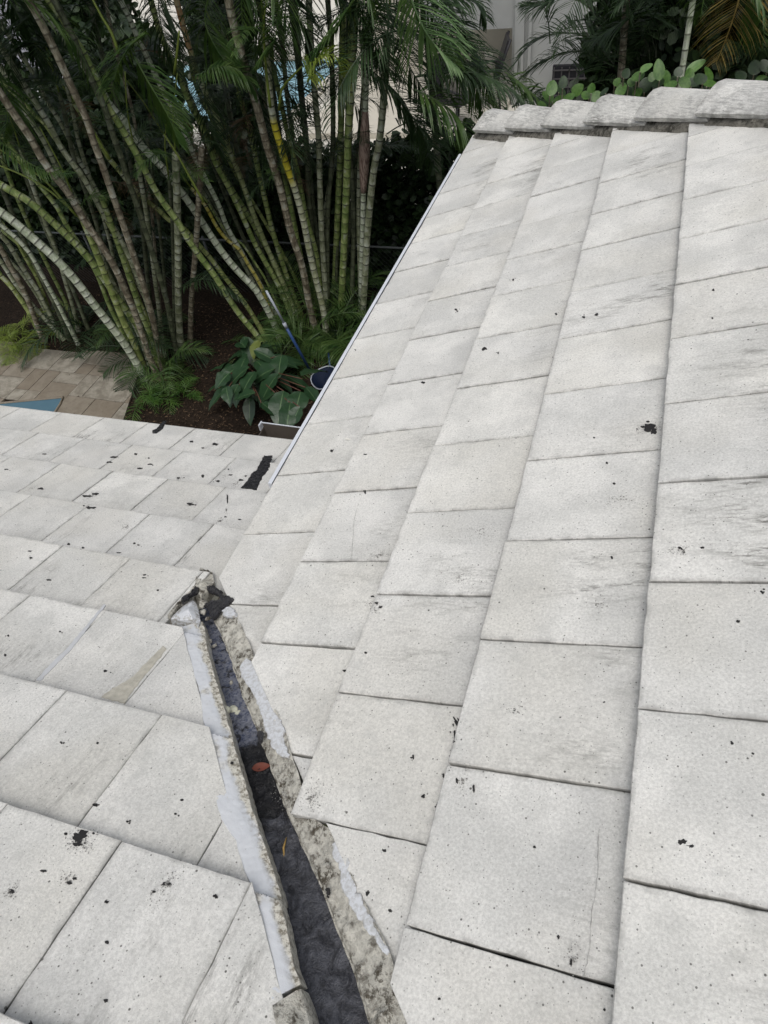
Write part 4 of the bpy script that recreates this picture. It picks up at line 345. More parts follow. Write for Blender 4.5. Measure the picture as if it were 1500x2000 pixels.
for j in range(NY):
    for i in range(NX):
        if (i, j) in occ: continue
        for (a, b) in random.sample(sizes, len(sizes)) + [(1,1)]:
            if all((i+p, j+q) not in occ and i+p < NX and j+q < NY for p in range(a) for q in range(b)): break
        for p in range(a):
            for q in range(b): occ.add((i+p, j+q))
        cx, cy = ox+(i+a/2)*CELL, oy+(j+b/2)*CELL
        sk = .06*(cx+6)
        if not inside(cx, cy+sk*.0, PAVE2): continue
        hx, hy = a*CELL/2-.004, b*CELL/2-.004
        pc = [(-hx,-hy),(hx,-hy),(hx,hy),(-hx,hy)]
        pc = clip(pc, lambda x, y: 5.40+.05*math.sin(cx*3)-(cy+y)); pc = clip(pc, lambda x, y: (-5.20+(5.42-(cy+y))*.37)-(cx+x)) if pc else pc
        if len(pc) < 3 or abs(area(pc)) < .002: continue
        if any(inside(cx+x*.9, cy+y*.9, POOL) for x, y in pc) and inside(cx, cy, POOL): continue
        vs = []; z1 = U(-.002, .003)
        for s, z in ((1, -.03), (1, z1-.004), (.985, z1)):
            vs += [(x*s, y*s, z) for x, y in pc]
        n4 = len(pc); fs = [tuple(range(2*n4, 3*n4))] + [(l*n4+p, l*n4+(p+1)%n4, l*n4+n4+(p+1)%n4, l*n4+n4+p) for l in (0, 1) for p in range(n4)]
        o = link('paving_stone', mesh('paving_stone', vs, fs), MTRAV, terr, (cx, cy, ZG)); npv += 1
kp = M('deep_pool_water', .1, .5); v = kp.coord(rnd=False); kp.color(kp.mix(kp.noise(v, 4, 3), (.05,.12,.17), (.08,.17,.22)))
pw = link('pool_water', mesh('pool_water', [(x, y, ZG+.006) for x, y in POOL], [tuple(range(len(POOL)))]), kp.m); pw['kind'] = 'structure'
vs, fs = [], []
pk = [(x, y, ZG+.008) for x, y in POOL[:7]]
tube(pk, .018, 6, vs, fs); pr = link('pool_edge', mesh('pool_edge', vs, fs, True), MTRAV); pr['kind'] = 'structure'

# mulch chips and fallen leaves in the bed: uncountable
random.seed(3); vs = []; fs = []
for _ in range(9000):
    x = U(-7.5, -1.5); y = U(2.8, 6.9)
    if inside(x, y, PAVE) and R_() > .03: continue
    z = ZG-.03+.03*noise.noise(Vector((x*1.3, y*1.3, 0)))+U(.0, .02); a = U(0, 6.28); l = U(.008, .03); w_ = U(.004, .009); t = U(-.3, .3)
    dx, dy = math.cos(a), math.sin(a); b = len(vs)
    vs += [(x-dx*l, y-dy*l, z), (x+dy*w_, y-dx*w_, z+.006), (x+dx*l, y+dy*l, z+t*l), (x-dy*w_, y+dx*w_, z+.004)]; fs.append((b, b+1, b+2, b+3))
kc = M('wood_chips', .9, .1); v = kc.coord(rnd=False); wn = kc.n.new('ShaderNodeTexWhiteNoise'); sn = kc.n.new('ShaderNodeVectorMath'); sn.operation = 'SNAP'; kc.L(v, sn.inputs[0]); sn.inputs[1].default_value = (.03,.03,10); kc.L(sn.outputs[0], wn.inputs['Vector'])
kc.color(kc.mix(kc.ramp(wn.outputs['Value'], 0, 1), (.03,.02,.014), (.16,.11,.07)))
o = link('mulch_chips', mesh('mulch_chips', vs, fs), kc.m); o['kind'] = 'stuff'; tag(o, 'loose dark brown mulch chips covering the planting bed', 'mulch')

# ------------------------------------------------------------------ the house and its roofs
house = thing('house', 'house with white flat-tiled roof slopes meeting in a tarred valley', 'house', (0, 0, ZG))
def hp(o): o.parent = house; o.location = (o.location[0], o.location[1], o.location[2]-ZG); return o
TT = T
class Slope:
    def __init__(s, O, dU, dV):
        s.O = Vector(O); s.u = Vector(dU).normalized(); s.v = Vector(dV).normalized(); s.n = s.v.cross(s.u) if False else s.u.cross(s.v)
        if s.n.z < 0: s.n = -s.n
    def P(s, u, v, h=0): return s.O+s.u*u+s.v*v+s.n*h
SA = Slope((0,0,0), (math.cos(TH), 0, math.sin(TH)), (0, 1, 0))
cy_, sy_ = math.cos(YW), math.sin(YW)
SB = Slope((0,0,ZB), (math.cos(TB)*sy_, -math.cos(TB)*cy_, math.sin(TB)), (cy_, sy_, 0))
SC = Slope((0,4.12,0), (0, -math.cos(TH), math.sin(TH)), (1, 0, 0))
def surf(KS, u):
    for a, b in zip(KS, KS[1:]):
        if a <= u < b: return TT*(1-(u-a)/(b-a))
    return .02
def ring_mesh(name, S, poly, hfun, org, rings, thick, jit, step, uvoff, upf=None, vjit=0):
    """closed slab on a slope: rings = [(inset, drop, edge)] from the rim inward, then a fan-free top"""
    if area(poly) < 0: poly = poly[::-1]
    pts = []
    for i in range(len(poly)):
        a, b = poly[i], poly[(i+1) % len(poly)]; L = math.hypot(b[0]-a[0], b[1]-a[1]); n = max(1, int(L/step+.5))
        for q in range(n):
            t = q/n; j = jit*(0 if q == 0 else 1); dx, dy = (b[0]-a[0])/max(L,1e-6), (b[1]-a[1])/max(L,1e-6); o = random.gauss(0, 1)*j
            pts.append((a[0]+(b[0]-a[0])*t+dy*o, a[1]+(b[1]-a[1])*t-dx*o))
    n = len(pts); nr = []
    for i in range(n):
        a, b, c = pts[i-1], pts[i], pts[(i+1) % n]
        e1 = Vector((b[0]-a[0], b[1]-a[1])); e2 = Vector((c[0]-b[0], c[1]-b[1]))
        e1 = e1.normalized() if e1.length > 1e-7 else Vector((1, 0)); e2 = e2.normalized() if e2.length > 1e-7 else e1
        n1 = Vector((-e1.y, e1.x)); n2 = Vector((-e2.y, e2.x)); m_ = n1+n2; m_ = m_/max(m_.length**2/2, .9) if m_.length > 1e-4 else n1
        nr.append(m_)
    ref = S.P(*org); vs = []; fs = []; edge = []; up = []; uvs = []
    us = [p[0] for p in poly]; u0, u1 = min(us), max(us)
    def add(p, h, e):
        vs.append(S.P(p[0], p[1], h)-ref); edge.append(e); up.append(upf(p[0]) if upf else 0); uvs.append((p[0]-org[0]+uvoff[0], p[1]-org[1]+uvoff[1]))
    for p in pts: add(p, hfun(*p)-thick, 1)
    for ins, drop, e in rings:
        for p, q in zip(pts, nr):
            pp = (p[0]+q.x*ins, p[1]+q.y*ins); add(pp, hfun(*pp)-drop+U(-vjit, vjit), e)
    R = len(rings)
    for l in range(R):
        for i in range(n):
            i2 = (i+1) % n; fs.append((l*n+i, l*n+i2, (l+1)*n+i2, (l+1)*n+i))
    fs.append(tuple(R*n+i for i in range(n)))
    me = mesh(name, vs, fs)
    # orientation check
    pm = me.polygons[-1]
    if pm.normal.dot(S.n) < 0: me.flip_normals()
    a = me.attributes.new('edge', 'FLOAT', 'POINT'); a.data.foreach_set('value', edge)
    a = me.attributes.new('up', 'FLOAT', 'POINT'); a.data.foreach_set('value', up)
    uvl = me.uv_layers.new(name='UVMap'); idx = [0]*len(me.loops); me.loops.foreach_get('vertex_index', idx)
    flat = [c for i in idx for c in uvs[i]]; uvl.data.foreach_set('uv', flat)
    return me, ref
def tile(S, poly, KS, k, parent, mat=MT, gapu=0):
    a, b = KS[k], KS[k+1]
    if abs(area(poly)) < .0006: return
    ju, jv, jr, jz, js = U(-.002, .002), U(-.0008, .0008), U(-.004, .004), U(-.0018, .0018), U(-.009, .009)
    if len(poly) != 4: jr = js = 0
    if S is SB: jz *= .4; js *= .4; ju *= .5; jr *= .5
    cu = sum(p[0] for p in poly)/len(poly); cv = sum(p[1] for p in poly)/len(poly)
    poly = [(p[0]+ju+(p[1]-cv)*jr, p[1]+jv-(p[0]-cu)*jr) for p in poly]
    h = lambda u, v: TT*(1-(u-a)/(b-a))+jz+(v-cv)*js
    full = len(poly) == 4 and abs(abs(area(poly))-(b-a+HEAD)*(W-.004)) < .004
    me, ref = ring_mesh('roof_tile', S, poly, h, (cu, cv), [(0, .0024, 1), (.0022, .0004, .7), (.012, 0, 0)] if full else [(0, .0022, .7), (.0015, .0004, .05)], .026, .0007, .038, (U(0, 9), U(0, 9)), lambda u: (u-a)/(b-a))
    link('roof_tile', me, mat, parent, ref)
def sval(p): return (p.x+p.y)/math.sqrt(2)
hA = math.tan(TH); hB = math.tan(TB)
def deck(name, pts, label=None):
    vs = [tuple(p) for p in pts] + [(p[0], p[1], p[2]-.03) for p in pts]; n = len(pts)
    fs = [tuple(range(n)), tuple(range(2*n-1, n-1, -1))]+[(i, n+i, n+(i+1)%n, (i+1)%n) for i in range(n)]
    o = link(name, mesh(name, vs, fs), MDECK); o.parent = house; o.matrix_parent_inverse = Matrix.Translation((0, 0, -ZG)); return o
HEAD = .05
# slope A (right of the valley); its eave runs along Y at x = 0
DA = deck('roof_slope', [SA.P(.0, .11, -.034), SA.P(2.6/math.cos(TH)+.11, -2.6+.02, -.034), SA.P(4.4, -2.6, -.034), SA.P(4.4, .05, -.034), SA.P(.0, 4.1, -.034)])
DA['label'] = 'roof slope right of the valley, rising to the hip'
random.seed(21)
lastA = len(KU)-1
for kk in range(lastA):
    off = OFFA[kk+1] if kk+1 < len(OFFA) else U(-.9, -.6)
    for j in range(-9, 15):
        v0 = off+j*W; g = U(.0017, .0032) if j > 2 else U(.0014, .0034)
        if v0 < -2.6: continue
        poly = [(KU[kk], v0+g), (KU[kk], v0+W-g), (KU[kk+1]+HEAD, v0+W-g), (KU[kk+1]+HEAD, v0+g)]
        poly = clip(poly, lambda u, v: sval(SA.P(u, v))-(.020 if kk == 2 and j == 0 else (.088 if kk > 1 and not (kk == 2 and j > 0) else .068)) if SA.P(u, v).y < .12 else 1.0) if kk > 0 else clip(poly, lambda u, v: (SA.P(u, v).x+SA.P(u, v).y)/1.414-.070)
        if not poly: continue
        poly = clip(poly, lambda u, v: 2.84-sval(SA.P(u, v)))
        if len(poly) >= 3: tile(SA, poly, KU, kk, DA)
# slope B (left of the valley); its eave runs along X
DB = deck('roof_slope', [SB.P(UB[0]+.004, -4.6, -.034), SB.P(UB[0]+.004, .5, -.034), SB.P(UB[4], .3, -.034), SB.P(UB[4], -.1, -.034), SB.P(0.05, -.16, -.034), SB.P(2.6, 2.6*math.cos(TB)-.16, -.034), SB.P(2.9, -4.6, -.034)])
DB['label'] = 'roof slope left of the valley, falling away to the garden eave'
random.seed(22)
for kk in range(len(UB)-1):
    off = OFFB[kk] if kk < len(OFFB) else U(-.6, -.3)
    for j in range(-18, 12):
        v0 = off+j*W; g = U(.0004, .0016)
        if v0 < -4.3 or v0 > 2.6: continue
        poly = [(UB[kk], v0+g), (UB[kk], v0+W-g), (UB[kk+1]+HEAD, v0+W-g), (UB[kk+1]+HEAD, v0+g)]
        if kk < 4: poly = clip(poly, lambda u, v: .30-v)
        elif kk == 4: poly = clip(poly, lambda u, v: -.085-v-.0*u)
        else: poly = clip(poly, lambda u, v: -.104-sval(SB.P(u, v)))
        if kk == 1: # torn strip of bare membrane beside the eave
            pass
        if len(poly) >= 3: tile(SB, poly, UB, kk, DB)
# slope C beyond the hip
DC = deck('roof_slope', [SC.P(0, 0, -.034), SC.P(2.7, 2.55, -.034), SC.P(2.7, 4.6, -.034), SC.P(0, 4.6, -.034)])
DC['label'] = 'far roof slope beyond the hip'
KC = [.36*i for i in range(9)]
random.seed(23)
for kk in range(7):
    off = U(-.3, 0)
    for j in range(0, 15):
        v0 = off+j*W; g = .0015
        poly = [(KC[kk], v0+g), (KC[kk], v0+W-g), (KC[kk+1]+HEAD, v0+W-g), (KC[kk+1]+HEAD, v0+g)]
        poly = clip(poly, lambda u, v: sval(SC.P(u, v))-2.99)
        if len(poly) >= 3: tile(SC, poly, KC, kk, DC)

# hip: mortar bed and overlapping cap tiles
TAN = hA; sC = 4.12/math.sqrt(2)
def H(t, s, z):   # t along plan (x-y)/sqrt2, s across, z above the ridge line
    x = (s+t)/math.sqrt(2); y = (s-t)/math.sqrt(2); return Vector((x, y, z))
def ridge_z(t): x = (sC+t)/math.sqrt(2); return x*TAN
vs = []; fs = []; N = 150; t0 = -2.80; t1 = .6
prof = [(-.137, -.045), (-.134, .030), (-.05, .07), (.05, .07), (.134, .030), (.137, -.045)]
for i in range(N+1):
    t = t0+(t1-t0)*i/N; rz = ridge_z(t)
    for q, (s, z) in enumerate(prof):
        sl = -abs(s)*TAN/math.sqrt(2)
        nz = noise.noise(Vector((t*22, s*30, 1)))*.014+noise.noise(Vector((t*60, s*60, 4)))*.006
        vs.append(H(t, sC+s*(1+nz*2.5), rz+sl*(1 if abs(s) > .1 else .4)+z+nz*.6))
P_ = len(prof)
for i in range(N):
    for q in range(P_-1): fs.append((i*P_+q, i*P_+q+1, (i+1)*P_+q+1, (i+1)*P_+q))
fs.append(tuple(range(P_))); fs.append(tuple(N*P_+q for q in range(P_))[::-1])
bed = link('hip_mortar_bed', mesh('hip_mortar_bed', vs, fs), MHM); hp(bed)
random.seed(31)
def hip_tile_mesh(L):
    # rounded-V cap; low end flared so that it laps over the one below
    K = 12; NL = 8; vs = []; fs = []; ed = []; uv = []
    for lay in (0, 1):
        for i in range(NL+1):
            f = i/NL; x = L*f; wd = .150-.022*f; rise = .090-.020*f; lift = 0
            for q in range(K+1):
                a = -1+2*q/K; s = a*wd; z = rise*(1-(max(0, abs(a)-.20)/.80)**1.22)
                if lay: z -= .020; s *= .9
                j = .0012 if 0 < q < K else .002
                dx = U(-.002, .002) if i in (0, NL) else 0
                vs.append((x+dx, s+U(-j, j)*.4, z+U(-j, j)*.5)); ed.append(1.0 if (q in (0, K) or i == 0) else (.25 if q in (1, K-1) or i == 1 else 0)); uv.append((x, s*1.3))
    n1 = (NL+1)*(K+1)
    for i in range(NL):
        for q in range(K):
            a = i*(K+1)+q; fs.append((a, a+K+1, a+K+2, a+1)); fs.append((n1+a, n1+a+1, n1+a+K+2, n1+a+K+1))
    for i in range(NL):
        for q in (0, K):
            a = i*(K+1)+q; f_ = (a, n1+a, n1+a+K+1, a+K+1); fs.append(f_ if q == 0 else f_[::-1])
    for q in range(K):
        for i in (0, NL):
            a = i*(K+1)+q; f_ = (a, a+1, n1+a+1, n1+a); fs.append(f_ if i == 0 else f_[::-1])
    me = mesh('hip_tile', vs, fs, True)
    me.set_sharp_from_angle(angle=math.radians(40))
    a = me.attributes.new('edge', 'FLOAT', 'POINT'); a.data.foreach_set('value', ed)
    a = me.attributes.new('up', 'FLOAT', 'POINT'); a.data.foreach_set('value', [.8]*len(vs))
    uvl = me.uv_layers.new(name='UVMap'); idx = [0]*len(me.loops); me.loops.foreach_get('vertex_index', idx)
    uvl.data.foreach_set('uv', [c for i in idx for c in (uv[i][0], uv[i][1])]); return me
htm = [hip_tile_mesh(.44) for _ in range(3)]
slope_ang = math.atan(TAN/math.sqrt(2))
for i in range(9):
    t = -2.75+.376*i; rz = ridge_z(t)
    o = link('hip_tile', htm[i % 3], MHIP, bed)
    xa = Vector((math.cos(slope_ang)/math.sqrt(2), -math.cos(slope_ang)/math.sqrt(2), math.sin(slope_ang)))
    tilt = math.radians(U(4.2, 5.2)); ya = Vector((1, 1, 0)).normalized(); za = xa.cross(ya)
    if za.z < 0: ya = -ya; za = xa.cross(ya)
    xa2 = xa*math.cos(tilt)-za*math.sin(tilt); za2 = xa2.cross(ya); ya2 = za2.cross(xa2)
    mm = Matrix((xa2, ya2, za2)).transposed().to_4x4(); mm.translation = H(t, sC+U(-.003, .003), rz+.052+U(-.002, .002))-Vector(bed.location)-Vector((0, 0, ZG))
    if mm.determinant() < 0: mm = mm @ Matrix.Scale(-1, 4, (0, 1, 0))
    o.matrix_local = mm @ Matrix.Rotation(U(-.02, .02), 4, 'X')

# ------------------------------------------------------------------ the valley: tarred channel, mortar and white coating
rt2 = math.sqrt(2)
def lerp_tab(tab, t):
    if t <= tab[0][0]: return tab[0][1]
    for (a, x), (b, y) in zip(tab, tab[1:]):
        if t <= b: return x+(y-x)*(t-a)/(b-a)
    return tab[-1][1]
SL = [(0, -.036), (.08, -.039), (.2, -.049), (.31, -.052), (.48, -.055), (.6, -.058), (.74, -.054), (.85, -.067), (.91, -.063), (1.6, -.065)]
OB = [(.04, -.103), (.12, -.115), (.166, -.120), (.208, -.101), (.288, -.105), (.41, -.113), (.507, -.122), (.588, -.129), (.634, -.112), (.718, -.107), (.80, -.115), (.887, -.12), (1.7, -.12)]
OA = [(.03, .066), (.104, .070), (.216, .075), (.332, .069), (.434, .074), (.533, .069), (.59, .062), (.64, .045), (.70, .094), (.8, .091), (.868, .097), (1.7, .105)]
SR = [(0, -.010), (.1, -.003), (.19, .002), (.31, -.001), (.48, .005), (.61, .006), (.76, .020), (.87, .022), (.94, .016), (1.6, .016)]
def zAf(x, y): return x*hA
def zBf(x, y):  # plane B height
    n = SB.n; return ZB-(n.x*x+n.y*y)/n.z
def VP(t, s): return (t+s/rt2, -t+s/rt2)
def strip(name, t0, t1, nt_, sl, sr, ns, hf, mat, parent, skirt=.04, along=True, smooth=True):
    vs = []; fs = []; al = []; ed = []
    for i in range(nt_+1):
        t = t0+(t1-t0)*i/nt_; a, b = sl(t), sr(t)
        for q in range(-1, ns+2):
            f = min(max(q/ns, 0), 1); s = a+(b-a)*f; x, y = VP(t, s); z, e = hf(t, s, f, x, y)
            if q in (-1, ns+1): z -= skirt
            vs.append((x, y, z)); al.append(t); ed.append(e)
    Wd = ns+3
    for i in range(nt_):
        for q in range(Wd-1):
            a = i*Wd+q; fs.append((a, a+Wd, a+Wd+1, a+1))
    fs.append(tuple(range(Wd))); fs.append(tuple(nt_*Wd+q for q in range(Wd))[::-1])
    me = mesh(name, vs, fs, smooth)
    me.set_sharp_from_angle(angle=math.radians(50))
    a = me.attributes.new('along', 'FLOAT', 'POINT'); a.data.foreach_set('value', al)
    a = me.attributes.new('edge', 'FLOAT', 'POINT'); a.data.foreach_set('value', ed)
    if me.polygons[2].normal.z < 0 and me.polygons[len(me.polygons)//2].normal.z < 0: me.flip_normals()
    o = link(name, me, mat, parent)
    if parent is house: hp(o)
    return o
nz = lambda x, y, f, k=0: noise.noise(Vector((x*f, y*f, k)))
val = strip('valley_gutter', -.03, 1.7, 420, lambda t: lerp_tab(SL, t)-.03, lambda t: lerp_tab(SR, t)+.012, 26,
    lambda t, s, f, x, y: (.5*(zAf(*VP(t, -.02))+zBf(*VP(t, -.02)))-.030+abs(s+.02)*.10+.0035*nz(x, y, 18)+(.007*abs(nz(x, y, 38, 8))+.004*nz(x, y, 90, 1) if .43 < t < .62 else 0)+(.004*abs(nz(x, y, 55, 2)) if t > .42 else .0008*nz(x, y, 80)), 0), MTARV, house)
val['label'] = 'open valley channel filled with dusty and glossy black tar'
hBs = lambda x, y: surf(UB, (Vector((x, y, zBf(x, y)))-SB.O).dot(SB.u))
def lipB(t):
    return lerp_tab(SL, t)+.0018*nz(t, 0, 40)+.002*nz(t, 0, 14, 5)+.0012*nz(t, 0, 110, 5)
def hcoatB(t, s, f, x, y):
    h = .5*hBs(x, y)+.008; inner = max(0, (f-.62)/.38)
    z = zBf(x, y)+h/SB.n.z+.0014*nz(x, y, 26)+.0012*nz(x, y, 95, 4)+inner*(.0028*nz(x, y, 70, 3)+.002*nz(x, y, 160, 3)-.004)+(-.006 if f < .04 else 0)
    return z, max(0, (f-.60)/.40)
cb = strip('valley_coating', .06, .866, 300, lambda t: lerp_tab(OB, t)+.005*nz(t, 3, 12)+.003*nz(t, 3, 40), lipB, 20, hcoatB, MCOAT, house, .06)
cb['label'] = 'white coated mortar strip along the left lip of the valley'
def hmortB(t, s, f, x, y):
    return zBf(x, y)+(.022+.012*nz(x, y, 25)+.007*nz(x, y, 70, 3))/SB.n.z-(.01 if f > .95 else 0), .3
strip('valley_mortar', .872, 1.7, 120, lambda t: -.118, lipB, 12, hmortB, MMORT, house, .06)
hAs = lambda x, y: surf(KU, x/math.cos(TH))
def lipA(t): return lerp_tab(SR, t)+.003*nz(t, 1, 45, 2)+.003*nz(t, 1, 14, 6)
def hmortA(t, s, f, x, y):
    h = .006+.012*f+.007*nz(x, y, 28, 7)+.005*nz(x, y, 80, 9)+.0025*nz(x, y, 190, 4)
    if f > .8: h += (f-.8)*.02*nz(x, y, 30)
    return zAf(x, y)+h-(.012 if f < .05 else 0), 0
strip('valley_mortar', .035, 1.7, 330, lipA, lambda t: lerp_tab(OA, t)+.004*nz(t, 2, 20)+.002*nz(t, 2, 60), 22, hmortA, MMORT, house, .06)

def slab_on(name, S, KS, poly, mat, parent, thick=.003, lift=.0015, base=None, jit=.001, step=.012, vj=.0006, dome=0):
    cu = sum(p[0] for p in poly)/len(poly); cv = sum(p[1] for p in poly)/len(poly)
    ka = max([q for q in KS if q <= cu] or [KS[0]]); kb_ = min([q for q in KS if q > cu] or [KS[-1]])
    hf = (lambda u, v: TT*(1-(u-ka)/(kb_-ka))+lift+thick) if base is None else (lambda u, v: base+thick)
    rings = [(0, thick*.45, 1), (min(.003, dome or .003), 0, .5)] + ([(.010, -thick*.2, 0)] if dome else [])
    me, ref = ring_mesh(name, S, poly, hf, (cu, cv), rings, thick+.004, jit, step, (0, 0), vjit=vj)
    o = link(name, me, mat); o.location = ref; hp(o) if parent is house else None
    return o
slab_on('valley_coating', SA, KU, POLYA['coat1'], MCOAT, house, .0025, .0, base=.0175, step=.01, jit=.002)
slab_on('valley_coating', SA, KU, POLYA['coat3'], MCOAT, house, .0025, .0, base=.0165, step=.01, jit=.002)
slab_on('valley_coating', SA, KU, POLYA['coat2'], MCOAT, house, .008, .0, base=.022, jit=.002)
o = slab_on('tar_patch', SA, KU, POLYA['tar1'], MTAR, house, .010, .0, base=.024, jit=.002, step=.008, vj=.003); o['label'] = 'glossy black tar patch at the head of the valley'
slab_on('tar_patch', SA, KU, POLYA['tar2'], MTAR, house, .006, .0, base=.032)
slab_on('tar_patch', SB, UB, POLYB['tarL'], MTAR, house, .012, .0, base=.026, jit=.002, step=.008, vj=.002)
slab_on('tar_patch', SB, UB, POLYB['band'], MTAR, house, .0012, .0006, jit=.0025, step=.014)['label'] = 'wide black tar band near the end of the white drip edge'
slab_on('tar_patch', SB, UB, POLYB['line1'], MTAR, house, .004, .001)
MSTAIN = simple('brown_grit_stain', (.45, .43, .37), .95, .1, .25, 60, .5)
MGREY = simple('grey_lime_smear', (.50, .51, .525), .9, .1, .1, 60)
slab_on('dirt_stain', SB, UB, POLYB['brown'], MSTAIN, house, .0005, .0012, jit=.0015, step=.012, vj=0)
slab_on('lime_smear', SB, UB, POLYB['crk1'], MGREY, house, .0005, .0012, jit=.001, step=.01, vj=0)
def lump(name, S, poly, base, top, mat, label=None, f1=40, amp=.008):
    """rough broken mortar: subdivided dome inside an outline"""
    cu = sum(p[0] for p in poly)/len(poly); cv = sum(p[1] for p in poly)/len(poly); ref = S.P(cu, cv, base)
    pts = []
    for i in range(len(poly)):
        a, b = poly[i], poly[(i+1) % len(poly)]; L = math.hypot(b[0]-a[0], b[1]-a[1]); n = max(1, int(L/.008))
        for q in range(n): pts.append((a[0]+(b[0]-a[0])*q/n, a[1]+(b[1]-a[1])*q/n))
    n = len(pts); vs = []; fs = []; K = 6
    for r in range(K+1):
        f = 1-r/(K+.5); hh = 0 if r == 0 else top*min(1, .55+.45*(1-f))
        for p in pts:
            u, v = cu+(p[0]-cu)*f, cv+(p[1]-cv)*f
            z = base-.03 if r == 0 else base+hh+amp*noise.noise(Vector((u*f1, v*f1, base*9)))+amp*.5*noise.noise(Vector((u*f1*3, v*f1*3, 2)))
            if r == 1: u, v = p[0], p[1]; z = base+top*.5+amp*noise.noise(Vector((u*60, v*60, 8)))
            vs.append(S.P(u, v, z)-ref)
    for r in range(K):
        for i in range(n): fs.append((r*n+i, r*n+(i+1) % n, (r+1)*n+(i+1) % n, (r+1)*n+i))
    fs.append(tuple(K*n+i for i in range(n))); me = mesh(name, vs, fs)
    if me.polygons[-1].normal.dot(S.n) < 0: me.flip_normals()
    a = me.attributes.new('edge', 'FLOAT', 'POINT'); a.data.foreach_set('value', [1.0 if i < 3*n else .2 for i in range(len(vs))])
    o = link(name, me, mat); o.location = ref; hp(o)
    if label: o['label'] = label
    return o
lump('mortar_lump', SB, POLYB['chunkT'], .0, .034, MMORT, 'broken mortar lump at the head of the valley', 45, .012)
lump('valley_coating', SB, POLYB['coatT'], .0, .033, MCOAT, None, 30, .003)
lump('mortar_lump', SA, POLYA['chunkR'], -.01, .03, MMORT, 'swirled brown mortar wedge at the foot of the valley', 30, .012)
# small bits of mortar and a cream blob of sealant
kf = simple('cream_sealant', (.62, .62, .50), .6, .3, .08, 30, .5)
def blob(name, p, rx, ry, rz, mat, rot=0, amp=.25, seed=0):
    bm = bmesh.new(); bmesh.ops.create_icosphere(bm, subdivisions=2, radius=1)
    for v in bm.verts:
        k_ = 1+amp*noise.noise(v.co*1.7+Vector((seed, 0, 0))); v.co = Vector((v.co.x*rx*k_, v.co.y*ry*k_, v.co.z*rz*k_))
    bmesh.ops.rotate(bm, verts=bm.verts, matrix=Matrix.Rotation(rot, 3, 'Z'))
    me = bpy.data.meshes.new(name); bm.to_mesh(me); bm.free(); me.polygons.foreach_set('use_smooth', [True]*len(me.polygons))
    return link(name, me, mat, None, p)
for i, (t, s, h, a, b, c_, r) in enumerate(((.335, -.040, .0, .019, .013, .008, .4), (.335, -.056, .018, .015, .011, .010, .1), (.322, -.075, .034, .016, .008, .007, -.3), (.322, -.096, .031, .018, .006, .005, .5), (.335, -.108, .029, .013, .004, .004, 1.0), (.348, -.034, -.004, .010, .012, .006, 0))):
    x, y = VP(t, s); hp(blob('sealant_blob', (x, y, t*hA-.02+h), a, b, c_, kf, r, .5, i*3.1))
for i, (t, s, h, a) in enumerate(((.02, -.028, .02, .014), (.045, -.022, .012, .010), (-.005, -.02, .03, .018), (.07, -.05, .01, .012), (.11, -.045, -.01, .012), (.03, -.05, .02, .010), (.26, -.02, -.02, .008), (.74, .05, .04, .008), (.13, -.032, -.012, .009), (.01, .01, .03, .015))):
    x, y = VP(t, s); hp(blob('mortar_crumb', (x, y, t*hA+h), a, a*.7, a*.5, MMORT, i*.9, .6, i*2.3))

# tar spots, drips and smudges lying on the tiles
random.seed(41)
def spots(S, KS, L):
    for n_, (u, v, au, av, bu, bv) in enumerate(L):
        K = 18; poly = []; sd_ = U(0, 99)
        for q in range(K):
            a = 2*math.pi*q/K; r = (.85 if 1 <= n_ <= 4 else .6)*(1+.7*noise.noise(Vector((math.cos(a)*1.5+sd_, math.sin(a)*1.5, 0)))+.35*noise.noise(Vector((math.cos(a)*5+sd_, math.sin(a)*5, 7))))
            poly.append((u+r*(au*math.cos(a)+bu*math.sin(a)), v+r*(av*math.cos(a)+bv*math.sin(a))))
        size = math.hypot(au, av)*math.hypot(bu, bv)
        slab_on('tar_spot', S, KS, poly, MSPOT, house, .0012, .0006, jit=0, step=.5, vj=.0002)
        for q in range(random.choice((0, 0, 0, 1, 2))):
            du, dv = U(-1.6, 1.6), U(-1.6, 1.6); k2 = U(.15, .3); c0 = (u+du*(au+bu), v+dv*(av+bv)*1.0)
            poly = [(c0[0]+k2*(au*math.cos(a)+bu*math.sin(a)), c0[1]+k2*(av*math.cos(a)+bv*math.sin(a))) for a in [i_*math.pi/3 for i_ in range(6)]]
            slab_on('tar_spot', S, KS, poly, MSPOT, house, .001, .0005, jit=0, step=.5, vj=0)
spots(SA, KU, SPA); spots(SB, UB, SPB)
MGRIME = simple('grey_algae_grime', (.24, .235, .22), .9, .1, .3, 90)
def smudge(S, KS, L):
    for (u, v, r, n, el) in L:
        ka = max(q for q in KS if q <= u); kb_ = min(q for q in KS if q > u); ref = S.P(u, v); vs = []; fs = []
        for _ in range(n):
            du, dv = random.gauss(0, r*el), random.gauss(0, r/el); z = U(.0008, .0023); s_ = U(.0005, .002)*(1.3 if abs(du)+abs(dv) < r*.7 else .7)*(.75 if n >= 150 else 1)
            k_ = len(vs); a0 = U(0, 6)
            for q in range(5):
                a = a0+q*1.257; rr = s_*U(.5, 1.5); uu, vv = u+du+rr*math.cos(a)*1.3, v+dv+rr*math.sin(a); vs.append(S.P(uu, vv, TT*(1-(uu-ka)/(kb_-ka))+z)-ref)
            fs.append(tuple(range(k_, k_+5)))
        me = mesh('soot_smudge', vs, fs)
        o = link('soot_smudge', me, MSPOT if n in (150, 130, 170) else MGRIME); o.location = ref; hp(o); o['kind'] = 'stuff'
smudge(SA, KU, SMA); smudge(SB, UB, SMB)
